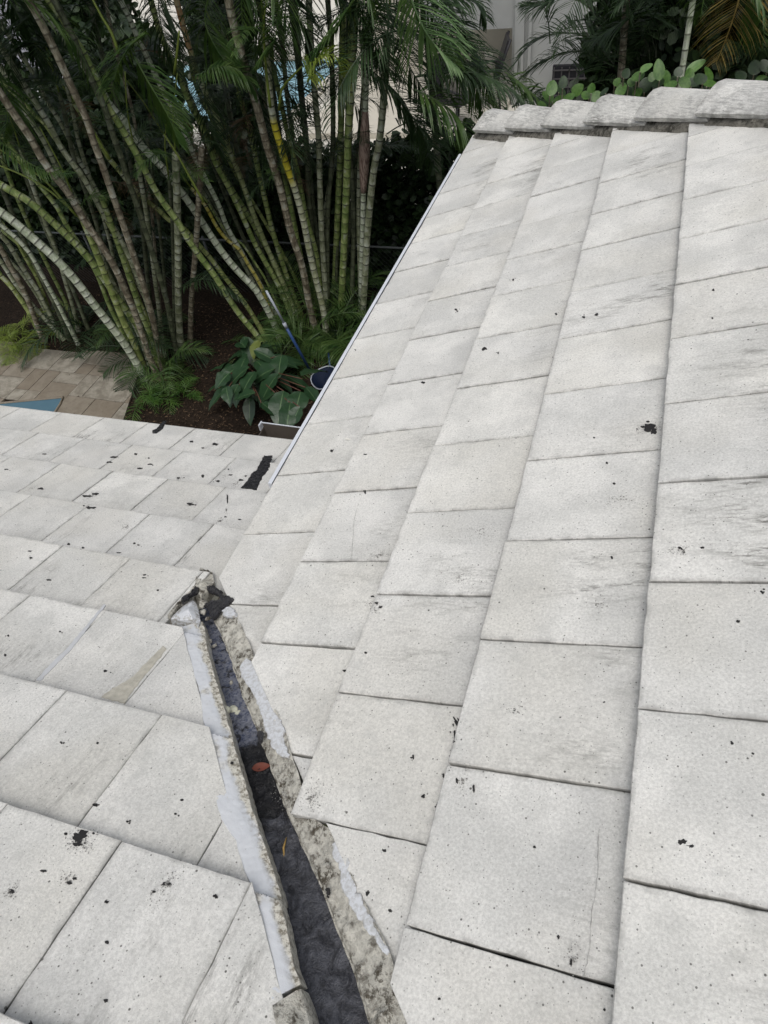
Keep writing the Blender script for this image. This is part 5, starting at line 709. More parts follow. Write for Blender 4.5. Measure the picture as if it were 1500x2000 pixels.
# hairline cracks
MCR = simple('crack_shadow', (.27, .265, .25), .9, .1, .1, 30)
for L in CRA:
    P1 = resample([(u, v, 0) for u, v in L], .008); ref = SA.P(P1[0].x, P1[0].y); vs = []; fs = []
    ka = max(q for q in KU if q <= P1[len(P1)//2].x); kb_ = min(q for q in KU if q > ka)
    for q, p in enumerate(P1):
        d = (P1[min(q+1, len(P1)-1)]-P1[max(q-1, 0)]); d = d/max(d.length, 1e-6); wv = U(.0002, .0007); o_ = U(-.0012, .0012)
        for s in (-1, 1):
            u, v = p.x-d.y*(s*wv+o_), p.y+d.x*(s*wv+o_); vs.append(SA.P(u, v, TT*(1-(u-ka)/(kb_-ka))+.0022)-ref)
    for q in range(len(P1)-1): fs.append((2*q, 2*q+1, 2*q+3, 2*q+2))
    o = link('crack', mesh('crack', vs, fs), MCR); o.location = ref; hp(o)
# drip edge along slope A, fascias, walls
def bar(name, x0, y0, z0, x1, y1, z1, mat, label=None, parent=house):
    vs = []; fs = []; box_data(x0, y0, z0, x1, y1, z1, vs, fs); o = link(name, mesh(name, vs, fs), mat)
    if parent is house: hp(o)
    elif parent is not None: o.parent = parent
    if label: o['label'] = label
    return o
o = bar('drip_edge', -.062, .60, -.125, -.046, 3.80, -.012, MMETAL, 'white metal drip edge under the tile eave'); 
bar('drip_edge', -.0455, .62, -.055, -.012, 3.80, -.040, MDECK)
bar('fascia', -.030, .0, -.30, .01, 4.12, -.058, MFASC)
bar('fascia', -4.6, 1.33, -.82, .0, 1.355, -.665, MFASC)
bar('wall', .012, .0, ZG, .20, 4.05, -.301, MBEIGE)
bar('wall', -4.6, .95, ZG, .011, 1.15, -.70, MBEIGE)
bar('wall', .201, 3.85, ZG, 5, 4.05, -.10, MBEIGE)
bar('gutter', -.74, 1.42, -.80, -.30, 1.60, -.79, MGUT, 'short dull brown metal gutter end below the eave')
bar('gutter', -.74, 1.601, -.80, -.30, 1.607, -.665, MGUT)
bar('gutter_lip', -.745, 1.600, -.6645, -.30, 1.606, -.660, MMETAL)
bar('gutter_lip', -.752, 1.57, -.70, -.745, 1.61, -.657, MMETAL)
bar('gutter', -.7445, 1.42, -.789, -.7405, 1.60, -.70, MGUT)

# things lying in the valley and on the roof
def leaf_mesh(name, L, Wd, cup=.15, droop=.2, n=8, m_=4, tip=1.0):
    vs = []; fs = []; mid = []
    for i in range(n+1):
        f = i/n; x = L*f; hw = Wd/2*(math.sin(math.pi*min(f**.85*.985+.01, 1))**.8); z = -droop*L*f*f
        for q in range(m_+1):
            a = -1+2*q/m_; vs.append((x, a*hw, z+abs(a)*hw*cup+.04*Wd*math.sin(f*17+q)*abs(a))); mid.append(1-abs(a))
    for i in range(n):
        for q in range(m_):
            a = i*(m_+1)+q; fs.append((a, a+m_+1, a+m_+2, a+1))
    me = mesh(name, vs, fs, True); at = me.attributes.new('mid', 'FLOAT', 'POINT'); at.data.foreach_set('value', mid); return me
krd = simple('red_brown_leaf', (.14, .035, .02), .45, .4, .3, 40)
x, y = VP(.497, -.018); o = link('dead_leaf', leaf_mesh('dead_leaf', .052, .022, .25, -.05), krd, None, (x-.02, y-.01, .497*hA-.012)); o.rotation_euler = (.15, -.12, .35)
tag(o, 'small red brown dead leaf stuck in the black tar of the valley', 'leaf')
ky = simple('straw_coloured_blade', (.34, .22, .07), .6, .3, .25, 30)
vs, fs = tube([(.647-.008, -.659, .255), (.652-.008, -.683, .262), (.667-.008, -.712, .262)], [.0012, .003, .0008], 5)
o = link('dry_leaf_blade', mesh('dry_leaf_blade', vs, fs, True), ky); tag(o, 'thin straw coloured leaf blade lying in the muddy valley channel', 'leaf blade')
cu, cv = CRA[0][0]
p = SA.P(1.19, 2.005, .025)
o = leaf_mesh('dead_leaf', .014, .008, .3, 0); o2 = link('dead_leaf', o, simple('orange_flake', (.32,.15,.05), .7), None, tuple(SA.P(.786, 1.646, .017)))
tag(o2, 'tiny orange brown leaf flake lying on the third course of tiles', 'leaf')
o2 = link('wood_splinter', leaf_mesh('wood_splinter', .03, .008, .2, 0), simple('pale_splinter', (.72,.70,.64), .7), None, tuple(SA.P(.25, .782, .018)))
tag(o2, 'pale splinter lying on the eave course near the drip edge', 'splinter')

# ------------------------------------------------------------------ palms
def cane_mesh(pts, r, kind):
    P = resample(pts, .11); n = len(P); vs = []; fs = []; al = []; nd = []; S_ = 10
    Lc = 0; node = U(.05, .1); gap = U(.085, .15) if kind not in ('lime', 'dark') else U(.13, .18); lens = [0]
    for i in range(1, n): lens.append(lens[-1]+(P[i]-P[i-1]).length)
    tot = lens[-1]; rows = []   # (length, radius factor, node flag)
    x = 0; nextn = node
    while nextn < tot-.02:
        g = gap*U(.75, 1.25)*(1.15-.45*nextn/tot); hw = .0048
        rows += [(nextn-hw*3, 1.0, 0), (nextn-hw, 1.05, 1), (nextn+hw*.6, 1.04, 1), (nextn+hw*1.8, .965, 0)]; nextn += g
        rows.append((nextn-g*.5, .975, 0))
    rows = [(0, 1.12, 0)] + [q for q in rows if q[0] > .01] + [(tot, .9, 0)]
    rows.sort()
    j = 0; prevd = None
    for (l, f, nf) in rows:
        l = min(l, tot)
        while j < n-2 and lens[j+1] < l: j += 1
        t = (l-lens[j])/max(lens[j+1]-lens[j], 1e-6); p = P[j].lerp(P[j+1], t)
        d = (P[min(j+2, n-1)]-P[max(j-1, 0)]).normalized(); a = d.cross(Vector((.3, 1, .1))).normalized(); b = d.cross(a)
        base_f = 1.25-.25*min(l/.35, 1); taper = 1-.12*l/max(tot, .1)
        for q in range(S_):
            th = 2*math.pi*q/S_; vs.append(p+(a*math.cos(th)+b*math.sin(th))*r*f*base_f*taper); al.append(l); nd.append(float(nf))
    for i in range(len(rows)-1):
        for q in range(S_): fs.append((i*S_+q, i*S_+(q+1) % S_, (i+1)*S_+(q+1) % S_, (i+1)*S_+q))
    fs.append(tuple((len(rows)-1)*S_+q for q in range(S_)))
    o0 = P[0].copy(); vs = [v-o0 for v in vs]; me = mesh('cane', vs, fs, True)
    for nm, dt in (('along', al), ('node', nd)):
        a = me.attributes.new(nm, 'FLOAT', 'POINT'); a.data.foreach_set('value', dt)
    return me, o0, P
def frond_mesh(pts, ll, droop, npair=44, width=.021, petiole=.16, name='frond'):
    P = resample(pts, .06); n = len(P); lens = [0]
    for i in range(1, n): lens.append(lens[-1]+(P[i]-P[i-1]).length)
    tot = lens[-1]; vs = []; fs = []
    tube(P, [.009*(1-.8*i/(n-1))+.001 for i in range(n)], 4, vs, fs, False)
    j = 0
    for k in range(npair):
        f = petiole+(1-petiole)*(k+.5)/npair; l = f*tot
        while j < n-2 and lens[j+1] < l: j += 1
        t = (l-lens[j])/max(lens[j+1]-lens[j], 1e-6); p = P[j].lerp(P[j+1], t); d = (P[j+1]-P[j]).normalized()
        side = d.cross(Vector((0, 0, 1)))
        if side.length < .66: sx = Vector((1, -.25, 0)); side = side*(1 if side.x >= 0 else -1)*.4+sx; side = side-d*side.dot(d)
        side = side.normalized(); upv = side.cross(d)
        g = (f-petiole)/(1-petiole); L = ll*(.55+.45*math.sin(math.pi*min(1, g*1.15+.12)))*(1-.45*max(0, g-.7)/.3)
        for s in (-1, 1):
            fw = .45+.75*g+U(-.1, .1); dr = (side*s*1.0+d*fw+upv*U(.05, .35)).normalized(); Lk = L*U(.85, 1.1); w_ = width*U(.8, 1.15)*(1-.3*g)
            q = p.copy(); b = len(vs); nrm = dr.cross(Vector((0, 0, 1))); nrm = nrm.normalized() if nrm.length > .1 else side
            tw = U(-.5, .5); wdv = (nrm*math.cos(tw)+Vector((0, 0, 1))*math.sin(tw)); 
            prof = (.45, 1.0, .85, .1); dd = dr.copy(); dp = droop*U(.8, 1.25)
            for m_, wf in enumerate(prof):
                vs.append(q+wdv*w_*wf*.5); vs.append(q-wdv*w_*wf*.5)
                q = q+dd*Lk/3; dd = (dd+Vector((0, 0, -1))*dp*(.35+.45*m_)).normalized()
            for m_ in range(3): fs.append((b+2*m_, b+2*m_+1, b+2*m_+3, b+2*m_+2))
    o0 = P[0].copy(); return mesh(name, [v-o0 for v in vs], fs), o0
# a library of generic fronds, growing from the origin towards +X
random.seed(51)
LIB = {}
for kind in ('dark', 'mid', 'seed', 'lime', 'brown'):
    LIB[kind] = []
    for i in range(4):
        L = U(1.25, 1.7) if kind != 'seed' else U(.4, .6); el = [1.15, .8, .45, .15][i]; pts = [Vector((0, 0, 0))]; a = el
        for q in range(6):
            pts.append(pts[-1]+Vector((math.cos(a), U(-.05, .05), math.sin(a)))*L/6); a -= U(.2, .38) if kind != 'seed' else .28
        me, _ = frond_mesh(pts, .48 if kind != 'seed' else .20, .5 if kind != 'seed' else .35, 34 if kind != 'seed' else 13, (.021 if kind != 'seed' else .013))
        me.materials.append(ML[kind]); LIB[kind].append(me)
def add_frond(parent, p, az, kind, i, sc=1.0, wl=None):
    o = bpy.data.objects.new('frond', LIB[kind][i % 4]); C.objects.link(o); o.parent = parent
    o.location = Vector(p)-parent_loc[parent.name]; o.rotation_euler = (U(-.12, .12), U(-.1, .1), az); o.scale = (sc, sc, sc); return o
parent_loc = {}
GRP = 'areca palm clumps along the fence'
clumps = []
for (x, y, lab) in ((-2.85, 6.35, 'areca palm clump of tall green and white canes nearest the white drip edge'),
                    (-4.9, 5.05, 'areca palm clump in the middle with a pale cane bowing out over the paving'),
                    (-6.95, 5.65, 'areca palm clump at the far left edge with many thin leaning canes'),
                    (-3.45, 6.2, 'areca palm clump whose long canes sweep left across the picture behind the broad-leaved plant')):
    t = thing('areca_palm', lab, 'palm', (x, y, ZG), GRP); parent_loc[t.name] = Vector((x, y, ZG)); clumps.append(t)
random.seed(61)
LONG = set()
for n_, (lab, kind, r, pts) in enumerate(STEMS):
    me, o0, P = cane_mesh(pts, r*.93, kind)
    bx, by = o0.x, o0.y
    if bx < -6: cl = clumps[2]
    elif bx < -4.4: cl = clumps[1]
    elif bx < -3.15 or 'long green' in lab: cl = clumps[3]
    else: cl = clumps[0]
    o = link('cane', me, MST[kind], cl, o0-parent_loc[cl.name])
    if lab: o['label'] = lab
    if R_() < .62 and n_ not in (0, 1, 6, 11):   # a thinner cane of the same clump just behind
        dx, dy = U(-.28, .28), U(.12, .45); lean = U(-.35, .35); zt = max(p_[2] for p_ in pts)
        p2 = [(p_[0]+dx*.5+lean*(p_[2]-ZG)/max(zt-ZG, .1)*.6+dx*(p_[2]-ZG)*.12, p_[1]+dy, p_[2]) for p_ in pts]
        k2 = random.choice(('green', 'lime', 'grey', 'dark', 'brown')); me2, o2_, P2 = cane_mesh(p2, r*U(.55, .85), k2); link('cane', me2, MST[k2], cl, o2_-parent_loc[cl.name])
    top = P[-1]; d = (P[-1]-P[-3]).normalized()
    high = top.z > .9
    # crown of fronds: in view only where the cane really ends in view
    nf = 7 if high else 3
    a0 = U(0, 6.28)
    for i in range(nf):
        az = a0+i*2.4
        f = add_frond(cl, top+Vector((0, 0, -.05)), az, random.choice(['dark', 'dark', 'mid']), random.randrange(4) if high else random.randrange(2), U(.8, 1.15) if high else U(.35, .55))
    if not high:   # petioles rising from a short cane
        q = top; pe = resample([q, q+d*.35+Vector((0, 0, .05)), q+d*.75+Vector((U(-.1, .1), U(-.05, .05), .05))], .1)
        vs, fs = tube(pe, [.010*(1-.5*i/len(pe)) for i in range(len(pe))], 6); link('petiole', mesh('petiole', [v-q for v in vs], fs, True), MPET, cl, q-parent_loc[cl.name])
# split brown sheath hanging on the pale cane
def sheath(pts, r, mat, cl, lab):
    P = resample(pts, .06); rr = [r*(.55+.7*math.sin(math.pi*(i+.6)/(len(P)+.3))) for i in range(len(P))]
    vs, fs = tube(P, rr, 9); o0 = P[0]; o = link('leaf_sheath', mesh('leaf_sheath', [v-o0 for v in vs], fs, True), mat, cl, o0-parent_loc[cl.name]); o['label'] = lab
ksh = M('dry_leaf_sheath', .8, .2); v = ksh.coord(scale=(1, 1, .12)); n = ksh.noise(v, 70, 4, .7); ksh.color(ksh.mix(ksh.ramp(n, .35, .65), (.12,.075,.06), (.38,.29,.24))); ksh.bump(n, .5, .006)
S1 = STEMS[1][3]
def at_z(pts, z):
    for a, b in zip(pts, pts[1:]):
        if a[2] <= z <= b[2]: t = (z-a[2])/(b[2]-a[2]); return Vector([a[i]+(b[i]-a[i])*t for i in range(3)])
    return Vector(pts[-1])
sheath([at_z(S1, z) for z in (-1.50, -1.2, -.9, -.62)], .05, ksh.m, clumps[0], 'split dry brown sheath clasping the pale cane')
# yellow green petioles placed as they stand in front of the canes
for cl, pp in ((clumps[1], PETIOLES[0]), (clumps[1], PETIOLES[1]), (clumps[2], PETIOLES[2]), (clumps[2], PETIOLES[3]), (clumps[3], PETIOLES[4]), (clumps[3], PETIOLES[5]), (clumps[0], PETIOLES[6]), (clumps[0], PETIOLES[7])):
    P = resample(pp, .08); vs, fs = tube(P, [.013*(1-.6*i/len(P))+.002 for i in range(len(P))], 6)
    link('petiole', mesh('petiole', [v-P[0] for v in vs], fs, True), MPET, cl, P[0]-parent_loc[cl.name])
# palms by the neighbour's wall that carry the fronds seen at the top right
bpalms = []
for (x, y, lab, tr, rr, top) in ((1.42, 7.5, 'slender palm with a white ringed trunk behind the hip', 'white', .033, (1.30, 7.5, 1.2)), (2.1, 7.5, 'slim palm trunk at the right edge above the hip', 'grey', .035, (2.3, 7.5, 1.3)),
                        (.80, 8.4, 'short feathery palm against the grey-shaded wall with arching fronds', 'brown', .045, (.62, 8.4, .7)), (-1.05, 7.0, 'small dark palm right of the cane clump with fronds reaching the drip edge', 'dark', .04, (-.95, 6.2, .1))):
    t = thing('slender_palm', lab, 'palm', (x, y, ZG), 'palms beyond the hip'); parent_loc[t.name] = Vector((x, y, ZG)); bpalms.append(t)
    mid = Vector((x, y, ZG)).lerp(Vector(top), .5)+Vector((U(-.03, .03), 0, 0))
    me, o0, P = cane_mesh([(x, y, ZG), tuple(mid), top], rr, tr); link('trunk', me, MST[tr], t, o0-parent_loc[t.name])
    for i in range(6): add_frond(t, top, i*1.05+U(-.2, .2), 'dark', random.randrange(3), U(.8, 1.05))
random.seed(71)
for n_, (pts, ll, kind, dr) in enumerate(FRONDS):
    p0 = Vector(pts[0])
    if p0.x > 1.0 and p0.y < 7.4 or kind == 'yellow': cl = bpalms[0]
    elif p0.y > 8: cl = bpalms[2]
    elif p0.y > 7.2: cl = bpalms[3]
    else: cl = min(clumps, key=lambda c: (parent_loc[c.name]-p0).xy.length)
    me, o0 = frond_mesh(pts, ll, dr, 48 if ll > .32 else 30, .021 if kind != 'yellow' else .026, .05)
    o = link('frond', me, ML[kind], cl, o0-parent_loc[cl.name])
    if kind == 'yellow': o['label'] = 'yellowed dying frond hanging straight down'
    if kind == 'bright': o['label'] = 'bright green young frond hanging like a comb'
# extra fronds filling the space between and behind the canes
for i in range(60):
    cl = random.choice(clumps); b = parent_loc[cl.name]; z = U(-1.5, .1)
    add_frond(cl, (b.x+U(-1.3, .9), b.y+U(.2, 1.3), z), U(0, 6.28), 'dark', random.randrange(4), U(.35, .7))

for i in range(60):
    cl = random.choice((clumps[0], clumps[3], clumps[1])); x = U(-6.8, -1.4)
    add_frond(cl, (x, U(6.6, 7.6), U(-1.3, .7)), U(0, 6.28), 'dark', random.randrange(4), U(.5, .85))
for i in range(26):
    t = bpalms[i % 3]; add_frond(t, (U(-.2, 3.0), U(7.6, 8.8), U(-1.2, .8)), U(0, 6.28), 'dark', random.randrange(4), U(.6, .95))
for i in range(16):   # spent brown fronds caught between the canes
    cl = random.choice(clumps); b = parent_loc[cl.name]; add_frond(cl, (b.x+U(-.8, .8), b.y+U(-.3, .6), U(-1.4, .3)), U(0, 6.28), 'brown', 0, U(.3, .5)).rotation_euler = (0, U(.9, 1.4), U(0, 6.28))
# seedlings at the feet of the palms
random.seed(81)
def seedling(x, y, lab, n, sc, kind='seed', grp='palm seedlings at the feet of the canes'):
    t = thing('palm_seedling', lab, 'seedling', (x, y, ZG), grp); parent_loc[t.name] = Vector((x, y, ZG))
    for i in range(n): add_frond(t, (x+U(-.10, .10), y+U(-.10, .10), ZG), i*2.4+U(-.3, .3), kind, random.randrange(4), sc*U(.8, 1.3))
seedling(-4.55, 4.55, 'bushy palm seedling spilling over the paving under the middle clump', 15, .72)
seedling(-4.15, 4.75, 'palm seedling with one broad comb of leaflets on the mulch', 10, .62)
seedling(-4.55, 4.95, 'dark palm seedling close against the middle canes', 7, .6, 'mid')
seedling(-7.45, 5.42, 'bright yellow-green seedling at the left edge of the paving', 16, .42, 'lime')
seedling(-2.95, 5.95, 'low grassy seedling at the foot of the tall canes', 11, .62, 'mid')
seedling(-2.5, 6.1, 'grassy seedling tuft beside the white drip edge', 12, .75, 'mid')
seedling(-3.75, 5.9, 'thin seedling in the dark mulch left of the broad-leaved plant', 4, .5, 'mid')
seedling(-5.6, 5.75, 'dark seedling between the left and middle clumps', 6, .6, 'mid')

seedling(-3.05, 6.35, 'dark grassy seedling between the tallest canes', 10, .7, 'mid')
seedling(-2.2, 6.35, 'dark seedling hidden low against the drip edge', 10, .8, 'dark')
seedling(-5.1, 5.35, 'low dark seedling behind the middle canes', 8, .7, 'dark')
seedling(-6.5, 5.9, 'low dark seedling among the left canes', 8, .8, 'dark')
# broad-leaved plant
kb = M('broad_leaf', .38, .5); v = kb.coord(); n = kb.noise(v, 12, 3); midr = kb.attr('mid')
c = kb.mix(n, (.010,.034,.014), (.026,.064,.024)); c = kb.mix(kb.ramp(midr, .93, 1.0), c, (.10,.17,.075)); kb.color(c); kb.bump(kb.noise(v, 30, 2), .3, .01)
kb2 = M('young_broad_leaf', .4, .5); kb2.color((.12,.15,.035))
bp = thing('broad_leaved_plant', 'low plant with big dark green oval leaves on the mulch', 'plant', (-3.25, 5.0, ZG))
bl = Vector((-3.25, 5.0, ZG)); random.seed(91)
vs, fs = [], []
for i, (b, t_, w_) in enumerate(BIGLEAF):
    b = Vector(b); t_ = Vector(t_); L = min((t_-b).length*1.25, .46); w_ = min(w_, .17)
    if L < .22: L = .24
    me = leaf_mesh('leaf', L, w_*1.6, .2, .25, 9, 6)
    o = link('leaf', me, kb2.m if i == 11 else kb.m, bp); d = (t_-b).normalized()
    yaw = math.atan2(d.y, d.x); o.location = b-bl+Vector((0, 0, U(-.03, .05))); o.rotation_euler = (U(-.35, .35), .12+U(-.1, .25)-max(0, d.z)*.5, yaw)
    tube([bl+Vector((U(-.04, .04)+.12, U(-.04, .04), 0)), bl.lerp(b, .6)+Vector((0, 0, .15)), b], .006, 5, vs, fs)
for i in range(26):
    a = i*2.4; rr_ = .08+.013*i; b = bl+Vector((.12+rr_*math.cos(a), rr_*math.sin(a), .62-.018*i))
    o = link('leaf', leaf_mesh('leaf', U(.32, .44), U(.16, .21), .2, .3, 9, 6), kb.m, bp, b-bl); o.rotation_euler = (U(-.3, .3), U(-.1, .5), a)
link('stalk', mesh('stalk', [v-bl for v in vs], fs, True), simple('reddish_stalk', (.10,.045,.03), .6, .3, .2, 8), bp)

# hedge beyond the fence: leaf-sized faces spread through rows of shrubs
random.seed(101)
def shrub(x, y, z0, rx, ry, h, n, mat, lab, leaf=.075, cat='shrub', grp='dark clusia shrubs behind the fence', name='clusia_shrub'):
    t = thing(name, lab, cat, (x, y, z0), grp); vs = []; fs = []
    for _ in range(n):
        while True:
            p = Vector((U(-1, 1), U(-1, 1), U(0, 1)))
            q = noise.noise(Vector((p.x*2+x, p.y*2+y, p.z*3)))
            if p.x**2+p.y**2 < (1.05-.45*p.z**2)+.35*q and q > -.42: break
        c = Vector((p.x*rx, p.y*ry, p.z*h)); a = Vector((U(-1, 1), U(-1, 1), U(-.6, .8))).normalized(); b = a.cross(Vector((U(-1, 1), U(-1, 1), U(-1, 1)))).normalized()
        L = leaf*U(.7, 1.3); W_ = L*.62; k = len(vs)
        vs += [c, c+a*L*.35+b*W_*.5, c+a*L*.8+b*W_*.42, c+a*L, c+a*L*.8-b*W_*.42, c+a*L*.35-b*W_*.5]; fs.append((k, k+1, k+2, k+3, k+4, k+5))
    o = link('foliage', mesh('foliage', vs, fs), mat, t); o['kind'] = 'stuff'
    vs, fs = [], []
    for i in range(5):
        a = i*1.3; tube([(0.05*math.cos(a), .05*math.sin(a), 0), (.15*rx*math.cos(a), .15*ry*math.sin(a), h*.4), (.5*rx*math.cos(a), .5*ry*math.sin(a), h*.8)], [.03, .02, .008], 5, vs, fs)
    link('branches', mesh('branches', vs, fs), MST['brown'], t); return t
spots_ = ['at the far left edge', 'behind the left clump', 'between the left and middle clumps', 'behind the middle clump', 'left of the tall canes', 'behind the sweeping canes', 'behind the tall canes', 'in the gap beside the brown sheath', 'behind the eave corner', 'beneath the grey-shaded wall']
for i in range(10):
    x = -10.2+i*1.06
    h = 1.95+U(-.15, .25) if i < 5 else (1.7+U(-.1, .1) if i < 8 else 2.1)
    if i == 8: h = 1.9
    shrub(x, 8.0+U(-.1, .1), ZG, .72, .45, h+ (.35 if i < 3 else 0), 4800 if i < 6 else 5200, MHEDGE, 'dark glossy shrub behind the fence '+spots_[i], .12)
# larger trees and dense growth at the left and right of the picture
for i, (x, y, rx, ry, h, n, lab) in enumerate(((-11.5, 10.2, 1.9, .9, 4.8, 9000, 'tall dark tree beyond the fence at the far left'), (-8.3, 10.4, 1.3, .7, 4.6, 7000, 'dark tree behind the left palms'),
        (2.2, 9.6, 1.6, .8, 4.0, 9000, 'dense dark tree behind the white palm trunk'), (4.6, 9.0, 1.6, .9, 4.2, 7000, 'dark tree beyond the right edge of the hip'), (-7.0, 9.4, .9, .5, 3.0, 4200, 'narrow dark tree behind the middle palms'),
        (-5.3, 9.8, .55, .4, 3.5, 3600, 'small dark tree standing before the far pool'), (1.0, 9.9, .9, .5, 3.3, 6000, 'dark tree against the grey-shaded wall right of the screen'))):
    shrub(x, y, ZG, rx, ry, h, int(n*1.35), MHEDGE, lab, .17, 'tree', 'dark trees behind the palms', 'dense_tree')

# round-leaved clusia showing over the hip
t = thing('clusia_shrub', 'bright green round-leaved shrub peeping over the hip tiles', 'shrub', (1.2, 6.4, ZG)); tb_ = Vector((1.2, 6.4, ZG)); random.seed(111)
rl = []
for i in range(3):
    vs = []; fs = []; n = 9
    for q in range(n+1):
        f = q/n; hw = .5*math.sin(math.pi*min(.02+f**.8*.97, 1))**.55
        vs += [(f, -hw, .10*hw), (f, 0, -.02), (f, hw, .10*hw)]
    for q in range(n): fs += [(3*q, 3*q+3, 3*q+4, 3*q+1), (3*q+1, 3*q+4, 3*q+5, 3*q+2)]
    me = mesh('leaf', [(x, y, z-.12*x*x) for x, y, z in vs], fs, True); rl.append(me)
camv = Vector(CAM_LOC)
kcl = [leaf_material('round_leaf_'+a, c1, c2, .4, .5, .2) for a, c1, c2 in (('green', (.045,.11,.02), (.085,.17,.035)), ('pale', (.10,.20,.06), (.16,.27,.09)), ('deep', (.015,.035,.012), (.03,.06,.02)))]
for i, me in enumerate(rl): me.materials.append(kcl[i])
brs = [[], []]
def round_leaf(p, a, b, mi):
    o = bpy.data.objects.new('leaf', rl[mi]); C.objects.link(o); o.parent = t
    view = (camv-p).normalized(); up = Vector((U(-.8, .8), 0, 1)).normalized()
    nrm = (view*1.0+Vector((U(-.9, .9), U(-.6, .6), U(.1, 1.2)))).normalized(); x = (up-nrm*up.dot(nrm)).normalized(); y = nrm.cross(x)
    L = b*2; Wd = a*2
    mm = Matrix((x*L, y*Wd, nrm*L)).transposed().to_4x4(); mm.translation = p-x*b-tb_; o.matrix_local = mm
    tube([p-x*b*1.0-Vector((0, 0, .12))-view*.05, p-x*b], .006, 4, brs[0], brs[1])
for i, (p, a, b) in enumerate(CLUSIA): round_leaf(Vector(p), a, b, 1 if i in (0, 4) else (0 if i % 3 else 2))
for i in range(150):
    p = Vector((U(.2, 2.4), 6.4+U(-.15, .35), 0)); lim = -.80+.12*math.sin(p.x*4)+(p.x-.2)*.18
    p.z = lim-abs(random.gauss(0, .28)); round_leaf(p, U(.045, .065), U(.05, .075), random.choice((0, 2, 2)))
for i in range(7):
    tube([(1.2+U(-.2, .2), 6.45, ZG), (.4+i*.3, 6.45+U(-.1, .1), -2.0), (.35+i*.3, 6.45, -.9)], [.03, .02, .01], 5, brs[0], brs[1])
link('branches', mesh('branches', [Vector(v)-tb_ for v in brs[0]], brs[1]), MST['brown'], t)

# chain-link fence behind the palms
fe = thing('chain_link_fence', 'low chain-link fence with a grey top rail behind the palms', 'fence', (-4, 7.2, ZG)); fl = Vector((-4, 7.2, ZG))
MRAIL = simple('galvanised_pipe', (.09,.10,.10), .5, .5, .15, 10)
fz = .85
vs, fs = tube([(x, 7.2, ZG+fz) for x in (-12, -8, -4, 0, 1)], .016, 8); link('rail', mesh('rail', [Vector(v)-fl for v in vs], fs, True), MRAIL, fe)
for x in (-11.5, -9.3, -7.1, -4.9, -2.7, -.5):
    vs, fs = tube([(x, 7.23, ZG-.05), (x, 7.23, ZG+fz+.03)], .02, 8); link('post', mesh('post', [Vector(v)-fl for v in vs], fs, True), MRAIL, fe)
vs, fs = [], []
for i in range(170):
    for s in (-1, 1):
        x = -12+i*.075; a, b = Vector((x, 7.215, ZG)), Vector((x+s*fz, 7.215, ZG+fz)); k = len(vs); vs += [a, b, b+Vector((.003, 0, .003)), a+Vector((.003, 0, .003))]; fs.append((k, k+1, k+2, k+3))
o = link('wire_mesh', mesh('wire_mesh', [Vector(v)-fl for v in vs], fs), MRAIL, fe); o['kind'] = 'stuff'

# blue pool pole with a net
MBLU = simple('blue_anodised_pole', (.03,.07,.20), .35, .5, .1, 8); MPOLE = simple('white_pole', (.42,.46,.52), .4, .5, .05, 8)
pt = thing('pool_pole', 'blue and white telescopic pool pole leaning against the canes', 'pole', (-2.87, 5.55, ZG)); pl_ = Vector((-2.87, 5.55, ZG))
pa, pb = Vector((-2.75, 5.50, ZG+.02)), Vector((-2.834, 5.3, -2.13)); pm = pa.lerp(pb, .55)
pa = pb+(Vector((-2.60, 5.45, ZG+.02))-pb)*1.0; pm = pa.lerp(pb, .6)
vs, fs = tube([pa, pm], .019, 8); link('lower_tube', mesh('lower_tube', [v-pl_ for v in vs], fs, True), MBLU, pt)
vs, fs = tube([pm, pb], .014, 8); link('upper_tube', mesh('upper_tube', [v-pl_ for v in vs], fs, True), MPOLE, pt)
vs, fs = tube([pm-(pb-pa)*.03, pm+(pb-pa)*.03], .023, 8); link('lock_collar', mesh('lock_collar', [v-pl_ for v in vs], fs, True), MPOLE, pt)
nt_ = thing('pool_net', 'blue pool skimmer net with a white rim lying by the eave', 'net', (-2.27, 5.2, ZG+.1)); nl = Vector((-2.27, 5.2, ZG+.1))
ring = [Vector((.16*math.cos(a)*(1+.15*math.cos(2*a)), .2*math.sin(a), .05+.03*math.sin(a))) for a in [2*math.pi*i/20 for i in range(21)]]
vs, fs = tube(ring, .008, 6, None, None, False); link('rim', mesh('rim', vs, fs, True), MPOLE, nt_)
vs = []; fs = []
for r_ in range(6):
    for i in range(20): f = r_/5; p = ring[i]; vs.append((p.x*(1-f), p.y*(1-f), p.z-.09*math.sin(f*1.57)))
for r_ in range(5):
    for i in range(20): fs.append((r_*20+i, r_*20+(i+1) % 20, (r_+1)*20+(i+1) % 20, (r_+1)*20+i))
link('net_bag', mesh('net_bag', vs, fs, True), simple('blue_netting', (.004,.010,.03), .7, .2, .3, 60), nt_)
vs, fs = tube([ring[5], ring[5]+Vector((-.1, .22, .03))], .012, 6); link('socket', mesh('socket', vs, fs, True), MBLU, nt_)

